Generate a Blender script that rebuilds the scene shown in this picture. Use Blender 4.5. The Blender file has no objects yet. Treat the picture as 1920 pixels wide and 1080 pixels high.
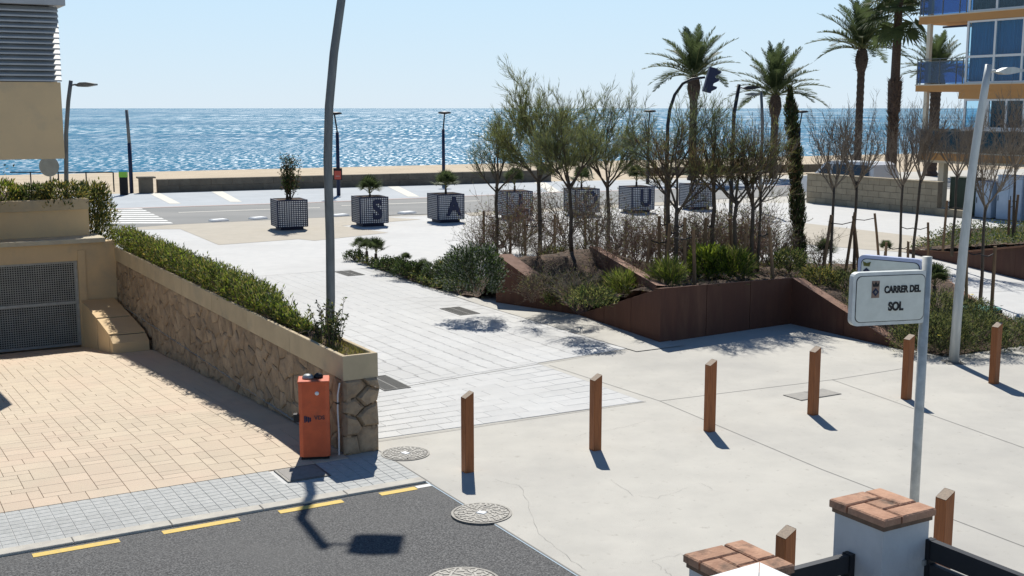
import bpy, bmesh, math, random
import numpy as np
from mathutils import Vector, Matrix
R = math.radians
sc = bpy.context.scene
C = sc.collection
rnd = random.Random(7)

# ------------------------------------------------------------------ camera
FPX = 2200.0; PITCH = math.atan(337 / FPX); CAMH = 4.4
cam = bpy.data.cameras.new('camera'); camo = bpy.data.objects.new('camera', cam); C.objects.link(camo)
camo.location = (0, 0, CAMH); camo.rotation_euler = (math.pi / 2 - PITCH, 0, 0)
cam.sensor_width = 36; cam.lens = FPX / 1920 * 36; cam.clip_end = 150000; cam.clip_start = .1
sc.camera = camo
# ------------------------------------------------------------------ light
SUN = Vector((-.045, .862, 1)).normalized()
w = bpy.data.worlds.new('World'); sc.world = w; w.use_nodes = True
nt = w.node_tree; bg = nt.nodes['Background']
sky = nt.nodes.new('ShaderNodeTexSky'); sky.sky_type = 'NISHITA'; sky.sun_disc = False
sky.sun_elevation = math.asin(SUN.z); sky.sun_rotation = math.atan2(SUN.x, SUN.y)
sky.altitude = 5; sky.air_density = 1.0; sky.dust_density = .1; sky.ozone_density = 2.5
# the clear sky is mixed with a pale blue that deepens towards the zenith
tc = nt.nodes.new('ShaderNodeTexCoord'); sx = nt.nodes.new('ShaderNodeSeparateXYZ'); nt.links.new(tc.outputs['Generated'], sx.inputs[0])
rp = nt.nodes.new('ShaderNodeValToRGB'); nt.links.new(sx.outputs[2], rp.inputs[0])
el_ = rp.color_ramp.elements; el_[0].position = 0; el_[0].color = (6.1, 7.3, 8.4, 1); el_[1].position = .9; el_[1].color = (.32, .85, 2.1, 1)
for p_, c_ in ((.10, (5.3, 7.2, 8.8, 1)), (.28, (1.3, 2.6, 4.7, 1)), (.5, (.55, 1.3, 3.0, 1))): e_ = el_.new(p_); e_.color = c_
mxs = nt.nodes.new('ShaderNodeMix'); mxs.data_type = 'RGBA'; mxs.inputs[0].default_value = .92
nt.links.new(sky.outputs[0], mxs.inputs[6]); nt.links.new(rp.outputs[0], mxs.inputs[7]); nt.links.new(mxs.outputs[2], bg.inputs[0]); bg.inputs[1].default_value = .095
sl = bpy.data.lights.new('sun', 'SUN'); sl.energy = 5.0; sl.angle = R(.53); sl.color = (1, .955, .88)
so = bpy.data.objects.new('sun', sl); C.objects.link(so); so.rotation_euler = SUN.to_track_quat('Z', 'Y').to_euler()
sc.view_settings.view_transform = 'Standard'; sc.view_settings.look = 'None'
sc.view_settings.exposure = 0.24; sc.view_settings.gamma = 1; sc.view_settings.use_curve_mapping = False

# ------------------------------------------------------------------ helpers
CA, SA = math.cos(R(30)), math.sin(R(30))
def UV(u, v, z=0.): return Vector((u * CA - v * SA, u * SA + v * CA, z))      # the street grid, turned 30 degrees
def toUV(p): return (p[0] * CA + p[1] * SA, -p[0] * SA + p[1] * CA)
C2, S2 = math.cos(R(23.6)), math.sin(R(23.6))
def PV(u, v, z=0.): return Vector((u * C2 - v * S2, u * S2 + v * C2, z))      # the seafront grid
def ray(x, y):
    a = (x - 960) / FPX; b = (540 - y) / FPX
    return Vector((a, math.cos(PITCH) + b * math.sin(PITCH), -math.sin(PITCH) + b * math.cos(PITCH)))
def g(x, y, z=0.):                     # point of the level z seen at photo pixel x, y
    d = ray(x, y); t = (z - CAMH) / d.z; return Vector((d.x * t, d.y * t, z))
def zat(y, Y):                          # height of photo row y at distance Y
    d = ray(960, y); return CAMH + d.z * Y / d.y
def xat(x, y, Y):
    d = ray(x, y); return d.x * Y / d.y

def N(nt, t, **k):
    n = nt.nodes.new(t)
    for a, b in k.items(): setattr(n, a, b)
    return n
def mat(name, c, c2=None, rough=.8, scale=3., detail=6, bump=0., bscale=60., metal=0., rndv=0., spec=.3, thr=(.35, .65),
        c3=None, scale3=.4, thr3=(.5, .7), c4=None, scale4=20, thr4=(.66, .72), trans=0., stretch=None, alpha=None):
    m = bpy.data.materials.new(name); m.use_nodes = True; t = m.node_tree; L = t.links
    b = t.nodes['Principled BSDF']; b.inputs['Roughness'].default_value = rough; b.inputs['Metallic'].default_value = metal
    b.inputs['Specular IOR Level'].default_value = spec
    geo = N(t, 'ShaderNodeNewGeometry'); vec = geo.outputs['Position']
    if stretch:
        mp = N(t, 'ShaderNodeMapping'); mp.inputs['Scale'].default_value = stretch; L.new(vec, mp.inputs[0]); vec = mp.outputs[0]
    col = None
    def noisemix(a, cb, s, th, det):
        nz = N(t, 'ShaderNodeTexNoise'); nz.inputs['Scale'].default_value = s; nz.inputs['Detail'].default_value = det
        nz.inputs['Roughness'].default_value = .6; L.new(vec, nz.inputs['Vector'])
        mr = N(t, 'ShaderNodeMapRange'); mr.inputs[1].default_value = th[0]; mr.inputs[2].default_value = th[1]
        L.new(nz.outputs[0], mr.inputs[0])
        mx = N(t, 'ShaderNodeMix', data_type='RGBA'); L.new(mr.outputs[0], mx.inputs[0])
        if isinstance(a, tuple): mx.inputs[6].default_value = (*a, 1)
        else: L.new(a, mx.inputs[6])
        mx.inputs[7].default_value = (*cb, 1); return mx.outputs[2]
    col = c
    if c2: col = noisemix(col, c2, scale, thr, detail)
    if c3: col = noisemix(col, c3, scale3, thr3, 5)
    if c4: col = noisemix(col, c4, scale4, thr4, 3)
    if rndv:
        oi = N(t, 'ShaderNodeObjectInfo'); mr = N(t, 'ShaderNodeMapRange')
        mr.inputs[3].default_value = 1 - rndv; mr.inputs[4].default_value = 1 + rndv; L.new(oi.outputs['Random'], mr.inputs[0])
        hs = N(t, 'ShaderNodeHueSaturation'); L.new(mr.outputs[0], hs.inputs['Value'])
        if isinstance(col, tuple): hs.inputs['Color'].default_value = (*col, 1)
        else: L.new(col, hs.inputs['Color'])
        col = hs.outputs[0]
    if isinstance(col, tuple): b.inputs['Base Color'].default_value = (*col, 1)
    else: L.new(col, b.inputs['Base Color'])
    if bump:
        nz = N(t, 'ShaderNodeTexNoise'); nz.inputs['Scale'].default_value = bscale; nz.inputs['Detail'].default_value = 6
        L.new(vec, nz.inputs['Vector'])
        bp = N(t, 'ShaderNodeBump'); bp.inputs['Distance'].default_value = bump; bp.inputs['Strength'].default_value = .8
        L.new(nz.outputs[0], bp.inputs['Height']); L.new(bp.outputs[0], b.inputs['Normal'])
    if trans:
        tr = N(t, 'ShaderNodeBsdfTranslucent'); ms = N(t, 'ShaderNodeMixShader'); ms.inputs[0].default_value = trans
        if isinstance(col, tuple): tr.inputs[0].default_value = (*[min(1, q * 1.3) for q in col], 1)
        else: L.new(col, tr.inputs[0])
        L.new(b.outputs[0], ms.inputs[1]); L.new(tr.outputs[0], ms.inputs[2]); L.new(ms.outputs[0], t.nodes['Material Output'].inputs[0])
    return m

class MB:
    def __init__(s): s.v = []; s.f = []; s.m = []
    def add(s, vs, fs, mi=0):
        o = len(s.v); s.v += [tuple(q) for q in vs]; s.f += [tuple(i + o for i in q) for q in fs]; s.m += [mi] * len(fs); return s
    def box(s, x0, x1, y0, y1, z0, z1, mi=0, M=None):
        vs = [Vector((x, y, z)) for z in (z0, z1) for y in (y0, y1) for x in (x0, x1)]
        if M: vs = [M @ q for q in vs]
        return s.add(vs, [(0, 2, 3, 1), (4, 5, 7, 6), (0, 1, 5, 4), (2, 6, 7, 3), (0, 4, 6, 2), (1, 3, 7, 5)], mi)
    def cbox(s, x0, x1, y0, y1, z0, z1, b=.01, mi=0, M=None):     # box with a chamfer round the top
        vs = [(x0, y0, z0), (x1, y0, z0), (x1, y1, z0), (x0, y1, z0), (x0, y0, z1 - b), (x1, y0, z1 - b), (x1, y1, z1 - b), (x0, y1, z1 - b),
              (x0 + b, y0 + b, z1), (x1 - b, y0 + b, z1), (x1 - b, y1 - b, z1), (x0 + b, y1 - b, z1)]
        vs = [Vector(q) for q in vs]
        if M: vs = [M @ q for q in vs]
        f = [(3, 2, 1, 0), (8, 9, 10, 11)]
        for i in range(4):
            j = (i + 1) % 4; f += [(i, j, j + 4, i + 4), (i + 4, j + 4, j + 8, i + 8)]
        return s.add(vs, f, mi)
    def prism(s, pts, a, b, mi=0, M=None, axis='z'):   # polygon (CCW seen from +axis) extruded from a to b
        n = len(pts)
        def mk(p, h):
            q = {'z': (p[0], p[1], h), 'y': (p[0], h, p[1]), 'x': (h, p[0], p[1])}[axis]; q = Vector(q); return M @ q if M else q
        vs = [mk(p, a) for p in pts] + [mk(p, b) for p in pts]
        f = [tuple(range(n))[::-1], tuple(range(n, 2 * n))] + [(i, (i + 1) % n, (i + 1) % n + n, i + n) for i in range(n)]
        return s.add(vs, f, mi)
    def tube(s, P, r, n=8, mi=0, cap=True):
        P = [Vector(p) for p in P]; r = r if isinstance(r, (list, tuple)) else [r] * len(P)
        vs = []; up = None
        for i, p in enumerate(P):
            d = (P[min(i + 1, len(P) - 1)] - P[max(i - 1, 0)])
            d = d.normalized() if d.length > 1e-9 else Vector((0, 0, 1))
            if up is None: up = Vector((1, 0, 0)) if abs(d.z) > .9 else Vector((0, 0, 1))
            a = d.cross(up); a = a.normalized() if a.length > 1e-6 else d.orthogonal().normalized()
            b = a.cross(d); up = b
            for k in range(n):
                t = 2 * math.pi * k / n; vs.append(p + (a * math.cos(t) + b * math.sin(t)) * r[i])
        f = []
        for i in range(len(P) - 1):
            for k in range(n): j = (k + 1) % n; f.append((i * n + k, i * n + j, (i + 1) * n + j, (i + 1) * n + k))
        if cap: f += [tuple(range(n))[::-1], tuple((len(P) - 1) * n + k for k in range(n))]
        return s.add(vs, f, mi)
    def lathe(s, prof, n=24, mi=0, c=(0, 0, 0)):
        vs = []
        for r_, z in prof:
            for k in range(n): t = 2 * math.pi * k / n; vs.append((c[0] + r_ * math.cos(t), c[1] + r_ * math.sin(t), c[2] + z))
        f = [(i * n + k, i * n + (k + 1) % n, (i + 1) * n + (k + 1) % n, (i + 1) * n + k) for i in range(len(prof) - 1) for k in range(n)]
        return s.add(vs, f, mi)
    def mesh(s, name, mats, smooth=False):
        me = bpy.data.meshes.new(name); me.from_pydata(s.v, [], s.f)
        for m in (mats if isinstance(mats, (list, tuple)) else [mats]): me.materials.append(m)
        if any(s.m): me.polygons.foreach_set('material_index', s.m)
        if smooth: me.polygons.foreach_set('use_smooth', [True] * len(s.f))
        me.update(); return me
    def obj(s, name, mats, parent=None, smooth=False, loc=None):
        return link(name, s.mesh(name, mats, smooth), parent, loc)

def link(name, me, parent=None, loc=None, rz=0.):
    o = bpy.data.objects.new(name, me); C.objects.link(o)
    if parent: o.parent = parent
    if loc is not None: o.location = loc
    if rz: o.rotation_euler.z = rz
    return o
def tag(o, label=None, cat=None, group=None, kind=None):
    if label: o['label'] = label
    if cat: o['category'] = cat
    if group: o['group'] = group
    if kind: o['kind'] = kind
    return o
def thing(name, label, cat, loc=(0, 0, 0), rz=0., group=None):
    o = bpy.data.objects.new(name, None); C.objects.link(o); o.location = loc; o.rotation_euler.z = rz; o.empty_display_size = .2
    return tag(o, label, cat, group)
def copytree(o, loc=None, rz=None, label=None, parent=None):
    c = o.copy(); C.objects.link(c)
    if parent is not None: c.parent = parent
    if loc is not None: c.location = loc
    if rz is not None: c.rotation_euler.z = rz
    if label: c['label'] = label
    for ch in list(o.children): copytree(ch, parent=c)
    return c
def struct(o): o['kind'] = 'structure'; return o
def sheet(name, pts, z, m, parent=None):
    mb = MB(); mb.add([(p[0], p[1], z) for p in pts], [tuple(range(len(pts)))])
    o = mb.obj(name, m, parent)
    if o.data.polygons[0].normal.z < 0: o.data.flip_normals()
    return o
def leaves(name, cen, dirs, L, W, mats, parent=None, mi=None, seed=1, fold=.25):
    """many small diamond leaves: cen, dirs (n,3); L, W arrays or numbers"""
    rs = np.random.RandomState(seed); n = len(cen); cen = np.asarray(cen, float); d = np.asarray(dirs, float)
    d /= np.linalg.norm(d, axis=1)[:, None] + 1e-9
    q = rs.normal(size=(n, 3)); s = np.cross(d, q); s /= np.linalg.norm(s, axis=1)[:, None] + 1e-9
    up = np.cross(s, d)
    L = np.broadcast_to(L, n)[:, None] * 1.; W = np.broadcast_to(W, n)[:, None] * 1.
    V = np.stack([cen, cen + d * L * .45 + s * W * .5 + up * W * fold, cen + d * L, cen + d * L * .45 - s * W * .5 + up * W * fold], 1).reshape(-1, 3)
    me = bpy.data.meshes.new(name); me.vertices.add(4 * n); me.vertices.foreach_set('co', V.ravel())
    me.loops.add(4 * n); me.loops.foreach_set('vertex_index', np.arange(4 * n, dtype=np.int32))
    me.polygons.add(n); me.polygons.foreach_set('loop_start', np.arange(0, 4 * n, 4, dtype=np.int32))
    try: me.polygons.foreach_set('loop_total', np.full(n, 4, dtype=np.int32))
    except Exception: pass
    for m in mats: me.materials.append(m)
    if mi is None: mi = rs.randint(0, len(mats), n)
    me.polygons.foreach_set('material_index', np.asarray(mi, dtype=np.int32)); me.update(calc_edges=True)
    return link(name, me, parent) if parent is not False else me
def text(name, s, size, m, parent, loc, rot, bold=.0, sx=1., depth=.002):
    cu = bpy.data.curves.new(name, 'FONT'); cu.body = s; cu.size = size; cu.offset = bold; cu.extrude = depth
    cu.align_x = 'CENTER'; cu.align_y = 'CENTER'
    o = bpy.data.objects.new(name, cu); C.objects.link(o); bpy.context.view_layer.update()
    me = bpy.data.meshes.new_from_object(o.evaluated_get(bpy.context.evaluated_depsgraph_get()))
    bpy.data.objects.remove(o); me.name = name; me.materials.clear(); me.materials.append(m)
    o = link(name, me, parent, loc); o.rotation_euler = rot; o.scale = (sx, 1, 1); return o

# ------------------------------------------------------------------ materials
M = {}
M['concrete'] = mat('plaza_concrete', (.50, .482, .43), (.45, .435, .39), .85, scale=1.4, detail=12, bump=.004, bscale=90, c3=(.35, .34, .315), scale3=.28, thr3=(.47, .80), c4=(.34, .32, .28), scale4=9, thr4=(.62, .80))
M['concrete2'] = mat('beige_concrete_band', (.44, .40, .33), (.40, .365, .30), .85, scale=1.5, bump=.003)
M['paver'] = mat('pale_paver', (.52, .52, .505), (.475, .48, .47), .8, scale=5, bump=.003, bscale=80, rndv=.045, c3=(.45, .45, .435), scale3=.35, thr3=(.5, .75))
M['paving'] = mat('pale_paving', (.525, .525, .51), (.48, .485, .475), .8, scale=2.5, bump=.002, c3=(.45, .45, .44), scale3=.3, thr3=(.5, .75))
M['joint'] = mat('dark_joint', (.22, .215, .20), None, .9)
M['joint_soft'] = mat('paving_joint', (.46, .46, .45), (.36, .36, .35), .9, scale=.8)
M['tile'] = mat('stamped_tile', (.54, .455, .34), (.49, .41, .31), .8, scale=2.2, bump=.006, bscale=35, rndv=.05, c3=(.54, .43, .325), scale3=.5, thr3=(.45, .65))
M['tile_joint'] = mat('stamped_joint', (.37, .285, .20), (.50, .40, .29), .9, scale=1.6, thr=(.38, .55))
M['walk'] = mat('grey_walk_tile', (.43, .435, .42), (.35, .36, .345), .85, scale=14, bump=.006, bscale=45, rndv=.06)
M['walk_joint'] = mat('walk_joint', (.56, .56, .54), None, .9)
M['kerb'] = mat('cream_kerb', (.50, .475, .41), (.40, .38, .34), .85, scale=6, bump=.004)
M['asphalt'] = mat('asphalt', (.045, .046, .048), (.20, .20, .195), .85, scale=58, detail=2, bump=.012, bscale=60, thr=(.40, .72), c3=(.115, .115, .112), scale3=.5, thr3=(.4, .8))
M['asphalt_far'] = mat('pale_worn_asphalt', (.20, .205, .20), (.25, .25, .24), .85, scale=.5, bump=.002, stretch=(.3, 1, 1))
M['asphalt_bay'] = mat('pale_blue_bay', (.42, .45, .47), (.37, .40, .42), .85, scale=.6)
M['white_line'] = mat('white_road_paint', (.74, .74, .71), (.6, .6, .58), .7, scale=5)
M['cream_line'] = mat('cream_line', (.62, .60, .53), None, .8)
M['yellow'] = mat('yellow_road_paint', (.66, .47, .12), (.50, .39, .16), .75, scale=22, bump=.003, thr=(.45, .75))
M['sand'] = mat('beach_sand', (.52, .43, .31), (.44, .365, .26), .95, scale=.35, bump=.08, bscale=2.2)
M['stone'] = mat('rubble_stone', (.37, .275, .18), (.25, .185, .125), .9, scale=5, bump=.06, bscale=9, rndv=.14, c3=(.40, .30, .20), scale3=2., thr3=(.5, .7), c4=(.17, .125, .09), scale4=3.5, thr4=(.60, .75))
M['mortar'] = mat('wall_mortar', (.30, .235, .165), (.22, .175, .125), .95, scale=6, bump=.03, bscale=20)
M['cap'] = mat('wall_coping_concrete', (.52, .42, .27), (.44, .355, .23), .85, scale=2.5, bump=.004, rndv=.04, c3=(.33, .29, .22), scale3=1.5, thr3=(.55, .75))
M['beige_wall'] = mat('beige_render', (.68, .50, .285), (.62, .46, .27), .9, scale=1.4, bump=.004, bscale=70, c3=(.42, .35, .25), scale3=.8, thr3=(.55, .8))
M['ledge'] = mat('cream_ledge', (.56, .50, .36), (.46, .41, .31), .85, scale=4)
M['louvre'] = mat('grey_louvre', (.44, .45, .45), (.38, .39, .39), .5, scale=3, metal=.2, rndv=.04)
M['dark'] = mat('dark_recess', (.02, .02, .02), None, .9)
M['galv'] = mat('galvanised_steel', (.40, .42, .42), (.31, .33, .33), .55, scale=10, metal=.6, bump=.001)
M['polegrey'] = mat('grey_painted_pole', (.17, .185, .19), (.12, .13, .135), .55, scale=5, metal=.35, stretch=(3, 3, .6))
M['polepale'] = mat('pale_grey_pole', (.50, .53, .53), (.40, .43, .43), .5, scale=5, metal=.3, stretch=(3, 3, .6))
M['signpole'] = mat('sign_post', (.56, .56, .52), (.42, .42, .39), .55, scale=12, metal=.2)
M['blackmetal'] = mat('black_metal', (.022, .024, .028), None, .5, metal=.3)
M['navy'] = mat('navy_paint', (.018, .025, .06), None, .6)
M['white'] = mat('white_paint', (.74, .75, .74), (.66, .68, .68), .6, scale=5)
M['whitewall'] = mat('whitewash', (.58, .59, .59), (.50, .51, .51), .9, scale=4, bump=.006, bscale=30)
M['orange'] = mat('orange_painted_steel', (.60, .12, .045), (.50, .10, .04), .5, scale=7, c3=(.34, .09, .045), scale3=3, thr3=(.55, .8), bump=.001)
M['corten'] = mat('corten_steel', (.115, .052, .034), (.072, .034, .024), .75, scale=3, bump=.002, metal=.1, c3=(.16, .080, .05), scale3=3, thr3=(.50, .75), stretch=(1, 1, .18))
M['corten_lit'] = mat('corten_flange_lit', (.26, .15, .105), (.20, .105, .07), .8, scale=6, bump=.002)  # same steel in a paler colour, sunlight painted into the flange tops
M['bollard'] = mat('varnished_timber', (.32, .115, .036), (.20, .065, .022), .5, scale=30, bump=.002, stretch=(3, 3, .12), rndv=.10)
M['bollard_top'] = mat('pale_grey_end_grain', (.42, .33, .24), (.30, .24, .19), .8, scale=60)  # paler and greyer than the post sides
M['stake'] = mat('round_timber_stake', (.27, .17, .09), (.16, .10, .06), .85, scale=14, stretch=(3, 3, .3), rndv=.2)
M['strap'] = mat('black_rubber_strap', (.02, .02, .022), None, .7)
M['bark'] = mat('grey_brown_bark', (.115, .09, .065), (.065, .052, .04), .95, scale=14, bump=.01, bscale=40, stretch=(1, 1, .3))
M['twig'] = mat('brown_twig', (.12, .085, .06), None, .9, rndv=.1)
M['twigpale'] = mat('pale_bare_twig', (.27, .22, .165), (.17, .135, .10), .9, scale=3)
M['twigpink'] = mat('pinkish_twig', (.27, .17, .13), (.18, .125, .09), .9, scale=2)
def leafm(n, c, t=.45): return mat(n, c, tuple(q * .7 for q in c), .6, scale=4, trans=t, spec=.2)
M['lf_olive'] = leafm('olive_needle', (.25, .25, .08)); M['lf_green'] = leafm('green_needle', (.18, .22, .08))
M['lf_grey'] = leafm('greyish_needle', (.16, .20, .13)); M['lf_brown'] = leafm('dry_brown_needle', (.15, .095, .05))
M['lf_bright'] = leafm('bright_leaf', (.26, .33, .04), .45); M['lf_dark'] = leafm('dark_leaf', (.035, .055, .022), .25)
M['lf_mid'] = leafm('mid_green_leaf', (.085, .13, .035)); M['lf_yellow'] = leafm('yellow_leaf', (.34, .28, .07), .45)
M['lf_silver'] = leafm('silver_leaf', (.24, .27, .21), .3); M['lf_palm'] = leafm('palm_leaflet', (.085, .115, .045), .4)
M['lf_palm2'] = leafm('palm_leaflet_dry', (.16, .13, .05), .3)
M['rachis'] = mat('palm_rachis', (.16, .16, .06), None, .6)
M['palmtrunk'] = mat('palm_trunk', (.11, .078, .058), (.055, .04, .034), .95, scale=9, bump=.03, bscale=14, stretch=(1, 1, 2.2))
M['soil'] = mat('dark_mulch_soil', (.085, .055, .036), (.05, .034, .024), .95, scale=12, bump=.03, bscale=30, c3=(.14, .09, .06), scale3=5, thr3=(.5, .65))
M['sandstone'] = mat('sandstone_block', (.34, .285, .20), (.28, .235, .165), .9, scale=3, bump=.01, bscale=25, rndv=.08)
M['seawall'] = mat('sea_wall_stone', (.19, .16, .12), (.14, .118, .09), .9, scale=2, bump=.01, bscale=15, rndv=.1)
M['ochre'] = mat('ochre_render', (.52, .27, .10), (.48, .25, .095), .85, scale=1)
M['cream'] = mat('cream_render', (.60, .54, .42), None, .85)
M['frame'] = mat('white_window_frame', (.66, .67, .66), None, .5)
M['curtain'] = mat('blue_curtain', (.012, .15, .28), (.008, .11, .22), .8, scale=3, stretch=(6, 6, .3))
M['room'] = mat('dark_room', (.03, .04, .045), (.06, .07, .07), .9, scale=2)
M['brick'] = mat('terracotta_tile', (.46, .27, .175), (.33, .18, .115), .85, scale=9, bump=.008, bscale=60, rndv=.16, c3=(.12, .08, .055), scale3=6, thr3=(.52, .68))
M['brickbed'] = mat('tile_mortar', (.20, .13, .09), (.15, .10, .07), .9, scale=20, bump=.004)
M['anthracite'] = mat('anthracite_slat', (.035, .037, .042), None, .5, metal=.3, rndv=.1)
M['signwhite'] = mat('sign_face', (.66, .68, .62), (.60, .62, .56), .5, scale=14)
M['signedge'] = mat('sign_rim', (.60, .63, .62), (.50, .53, .52), .45, scale=10, metal=.2)
M['signblue'] = mat('sign_rim_blue', (.42, .46, .62), None, .4, metal=.2)
M['black'] = mat('black_lettering', (.015, .015, .017), None, .6)
M['crest'] = mat('crest_brown', (.27, .19, .145), (.22, .15, .12), .7, scale=30)
M['iron'] = mat('cast_iron', (.20, .195, .18), (.14, .135, .125), .6, scale=30, metal=.4, bump=.002)
M['cabblue'] = mat('blue_cabinet', (.40, .48, .57), (.33, .41, .50), .6, scale=3, rndv=.05)
M['cabgreen'] = mat('grey_green_cabinet', (.33, .37, .33), (.28, .32, .29), .7, scale=2)
M['cablight'] = mat('pale_blue_container', (.45, .55, .60), (.38, .48, .54), .6, scale=3)
M['bin'] = mat('dark_green_bin', (.03, .045, .03), None, .6)
M['carwhite'] = mat('white_car_paint', (.70, .71, .72), None, .25, spec=.6)
M['tyre'] = mat('tyre_rubber', (.02, .02, .02), None, .8)
M['grate'] = mat('dark_grate', (.085, .085, .08), None, .6, metal=.3)
M['skin'] = mat('skin', (.35, .2, .13), None, .6)
M['cloth'] = mat('dark_clothing', (.04, .045, .055), None, .9)
M['teal'] = mat('teal_lid', (.16, .42, .34), None, .6)
M['limegreen'] = mat('lime_green_panel', (.24, .50, .06), None, .5); M['cyan'] = mat('blue_cap', (.05, .35, .60), None, .5)
M['red'] = mat('red_panel', (.50, .09, .06), None, .5)
def glassm(n, col, rough=.05, a=.5):
    m = bpy.data.materials.new(n); m.use_nodes = True; t = m.node_tree
    gl = N(t, 'ShaderNodeBsdfGlossy'); gl.inputs['Roughness'].default_value = rough; gl.inputs[0].default_value = (.9, .95, 1, 1)
    tr = N(t, 'ShaderNodeBsdfTransparent'); tr.inputs[0].default_value = (*col, 1)
    mx = N(t, 'ShaderNodeMixShader'); mx.inputs[0].default_value = a
    t.links.new(tr.outputs[0], mx.inputs[1]); t.links.new(gl.outputs[0], mx.inputs[2]); t.links.new(mx.outputs[0], t.nodes['Material Output'].inputs[0]); return m
M['glass'] = glassm('window_glass', (.72, .88, .96), a=.03)
M['blueglass'] = glassm('blue_balcony_glass', (.30, .46, .66), a=.05)
M['brownglass'] = glassm('brown_balcony_glass', (.20, .17, .13), a=.10)
M['carglass'] = mat('car_glass', (.015, .02, .025), None, .08, spec=.8)

# sea water
m = bpy.data.materials.new('sea_water'); m.use_nodes = True; t = m.node_tree; L = t.links; b = t.nodes['Principled BSDF']
M['sea'] = m
geo = N(t, 'ShaderNodeNewGeometry')
def seanoise(scale, stretch, det=3, rough=.6, rot=0):
    mp = N(t, 'ShaderNodeMapping'); mp.inputs['Rotation'].default_value = (0, 0, R(rot)); mp.inputs['Scale'].default_value = stretch
    L.new(geo.outputs['Position'], mp.inputs[0]); nz = N(t, 'ShaderNodeTexNoise'); nz.inputs['Scale'].default_value = scale
    nz.inputs['Detail'].default_value = det; nz.inputs['Roughness'].default_value = rough; L.new(mp.outputs[0], nz.inputs['Vector']); return nz.outputs[0]
n1 = seanoise(.7, (.45, 1, 1), 4, .65)
def band(o, lo, hi, a=0., b_=1.):
    r_ = N(t, 'ShaderNodeMapRange'); r_.inputs[1].default_value = lo; r_.inputs[2].default_value = hi; r_.inputs[3].default_value = a; r_.inputs[4].default_value = b_; L.new(o, r_.inputs[0]); return r_.outputs[0]
def op(k, a, b_):
    q = N(t, 'ShaderNodeMath', operation=k)
    for i, v_ in enumerate((a, b_)):
        if isinstance(v_, (int, float)): q.inputs[i].default_value = v_
        else: L.new(v_, q.inputs[i])
    return q.outputs[0]
# sun glints masked into the gloss, specks longer further out; gusts are long streaks parallel to the shore
sep = N(t, 'ShaderNodeSeparateXYZ'); L.new(geo.outputs['Position'], sep.inputs[0]); Yo = sep.outputs[1]
def layer(st, lo, hi, y0, y1, y2, y3, det=2):
    w_ = band(seanoise(1., st, det), lo, hi); w_ = op('MULTIPLY', w_, band(Yo, y0, y1)) if y0 is not None else w_
    return op('MULTIPLY', w_, band(Yo, y2, y3, 1., 0.)) if y2 is not None else w_
gust = band(seanoise(1., (.0016, .012, 1), 4, .6), .36, .60, .28, 1.)
glint_mask = layer((1.9, .42, 1), .52, .63, None, None, 170, 320)
for args in (((.95, .080, 1), .52, .62, 140, 260, 420, 800), ((.42, .016, 1), .51, .61, 380, 700, 1100, 2200), ((.16, .0030, 1), .50, .60, 1000, 2000, None, None)): glint_mask = op('MAXIMUM', glint_mask, layer(*args))
glint_mask = op('MULTIPLY', glint_mask, gust)
mx = N(t, 'ShaderNodeMix', data_type='RGBA'); L.new(gust, mx.inputs[0]); mx.inputs[6].default_value = (.012, .115, .225, 1); mx.inputs[7].default_value = (.026, .165, .27, 1)
bp = N(t, 'ShaderNodeBump'); bp.inputs['Distance'].default_value = .8; bp.inputs['Strength'].default_value = 1.; L.new(n1, bp.inputs['Height'])
df = N(t, 'ShaderNodeBsdfDiffuse'); L.new(mx.outputs[2], df.inputs[0])
gs = N(t, 'ShaderNodeBsdfGlossy'); gs.inputs['Roughness'].default_value = .62; gs.inputs[0].default_value = (1, 1, 1, 1); L.new(bp.outputs[0], gs.inputs['Normal'])
gf = N(t, 'ShaderNodeMapRange'); L.new(glint_mask, gf.inputs[0]); gf.inputs[3].default_value = .018; gf.inputs[4].default_value = .36
ms = N(t, 'ShaderNodeMixShader'); L.new(gf.outputs[0], ms.inputs[0]); L.new(df.outputs[0], ms.inputs[1]); L.new(gs.outputs[0], ms.inputs[2])
L.new(ms.outputs[0], t.nodes['Material Output'].inputs[0]); t.nodes.remove(b)

# ------------------------------------------------------------------ ground, road, beach, sea
gp = [UV(5.86, -40), UV(130, -40), PV(170, 64.4), PV(-150, 64.4), UV(-110, 28.2), UV(5.42, 28.2), UV(5.42, 13.5), UV(5.86, 13.5)]
struct(sheet('plaza_ground', gp, 0, M['concrete']))
road = struct(sheet('road', [UV(-60, -40), UV(5.86, -40), UV(5.86, 12.2), UV(-60, 12.2)], -.012, M['asphalt']))
kerb_mb = MB()
# flush cream kerb, in lengths
kb = struct(sheet('pavement', [UV(-60, 12.2), UV(5.86, 12.2), UV(5.86, 13.5), UV(-60, 13.5)], -.002, M['walk_joint']))
kl = MB().cbox(-.495, .495, 0, .17, -.05, .014, .006).mesh('kerb_stone', M['kerb'])
for i in range(14): link('kerb_stone', kl, kb, UV(5.355 - i, 12.18, 0), R(30))
# small grey pavement tiles: 300 as parts, the rest joined
tl = MB().cbox(-.072, .072, -.055, .055, -.02, .004, .002).mesh('paving_tile', M['walk'])
rest = MB(); cnt = 0; cells = []
for j in range(10):
    for i in range(84):
        cells.append((5.86 - .080 - i * .15, 12.415 + j * .116))
cells.sort(key=lambda c: UV(*c).length)
hole = lambda u, v: 4.4 < u < 4.95 and 12.95 < v < 13.5
for u, v in cells:
    if hole(u, v): continue
    if cnt < 300: link('paving_tile', tl, kb, UV(u, v), R(30)); cnt += 1
    else: rest.cbox(-.072, .072, -.055, .055, -.02, .004, .002, M=Matrix.Translation(UV(u, v)) @ Matrix.Rotation(R(30), 4, 'Z'))
tag(rest.obj('paving_tiles_beyond', M['walk'], kb), kind='stuff')
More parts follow.
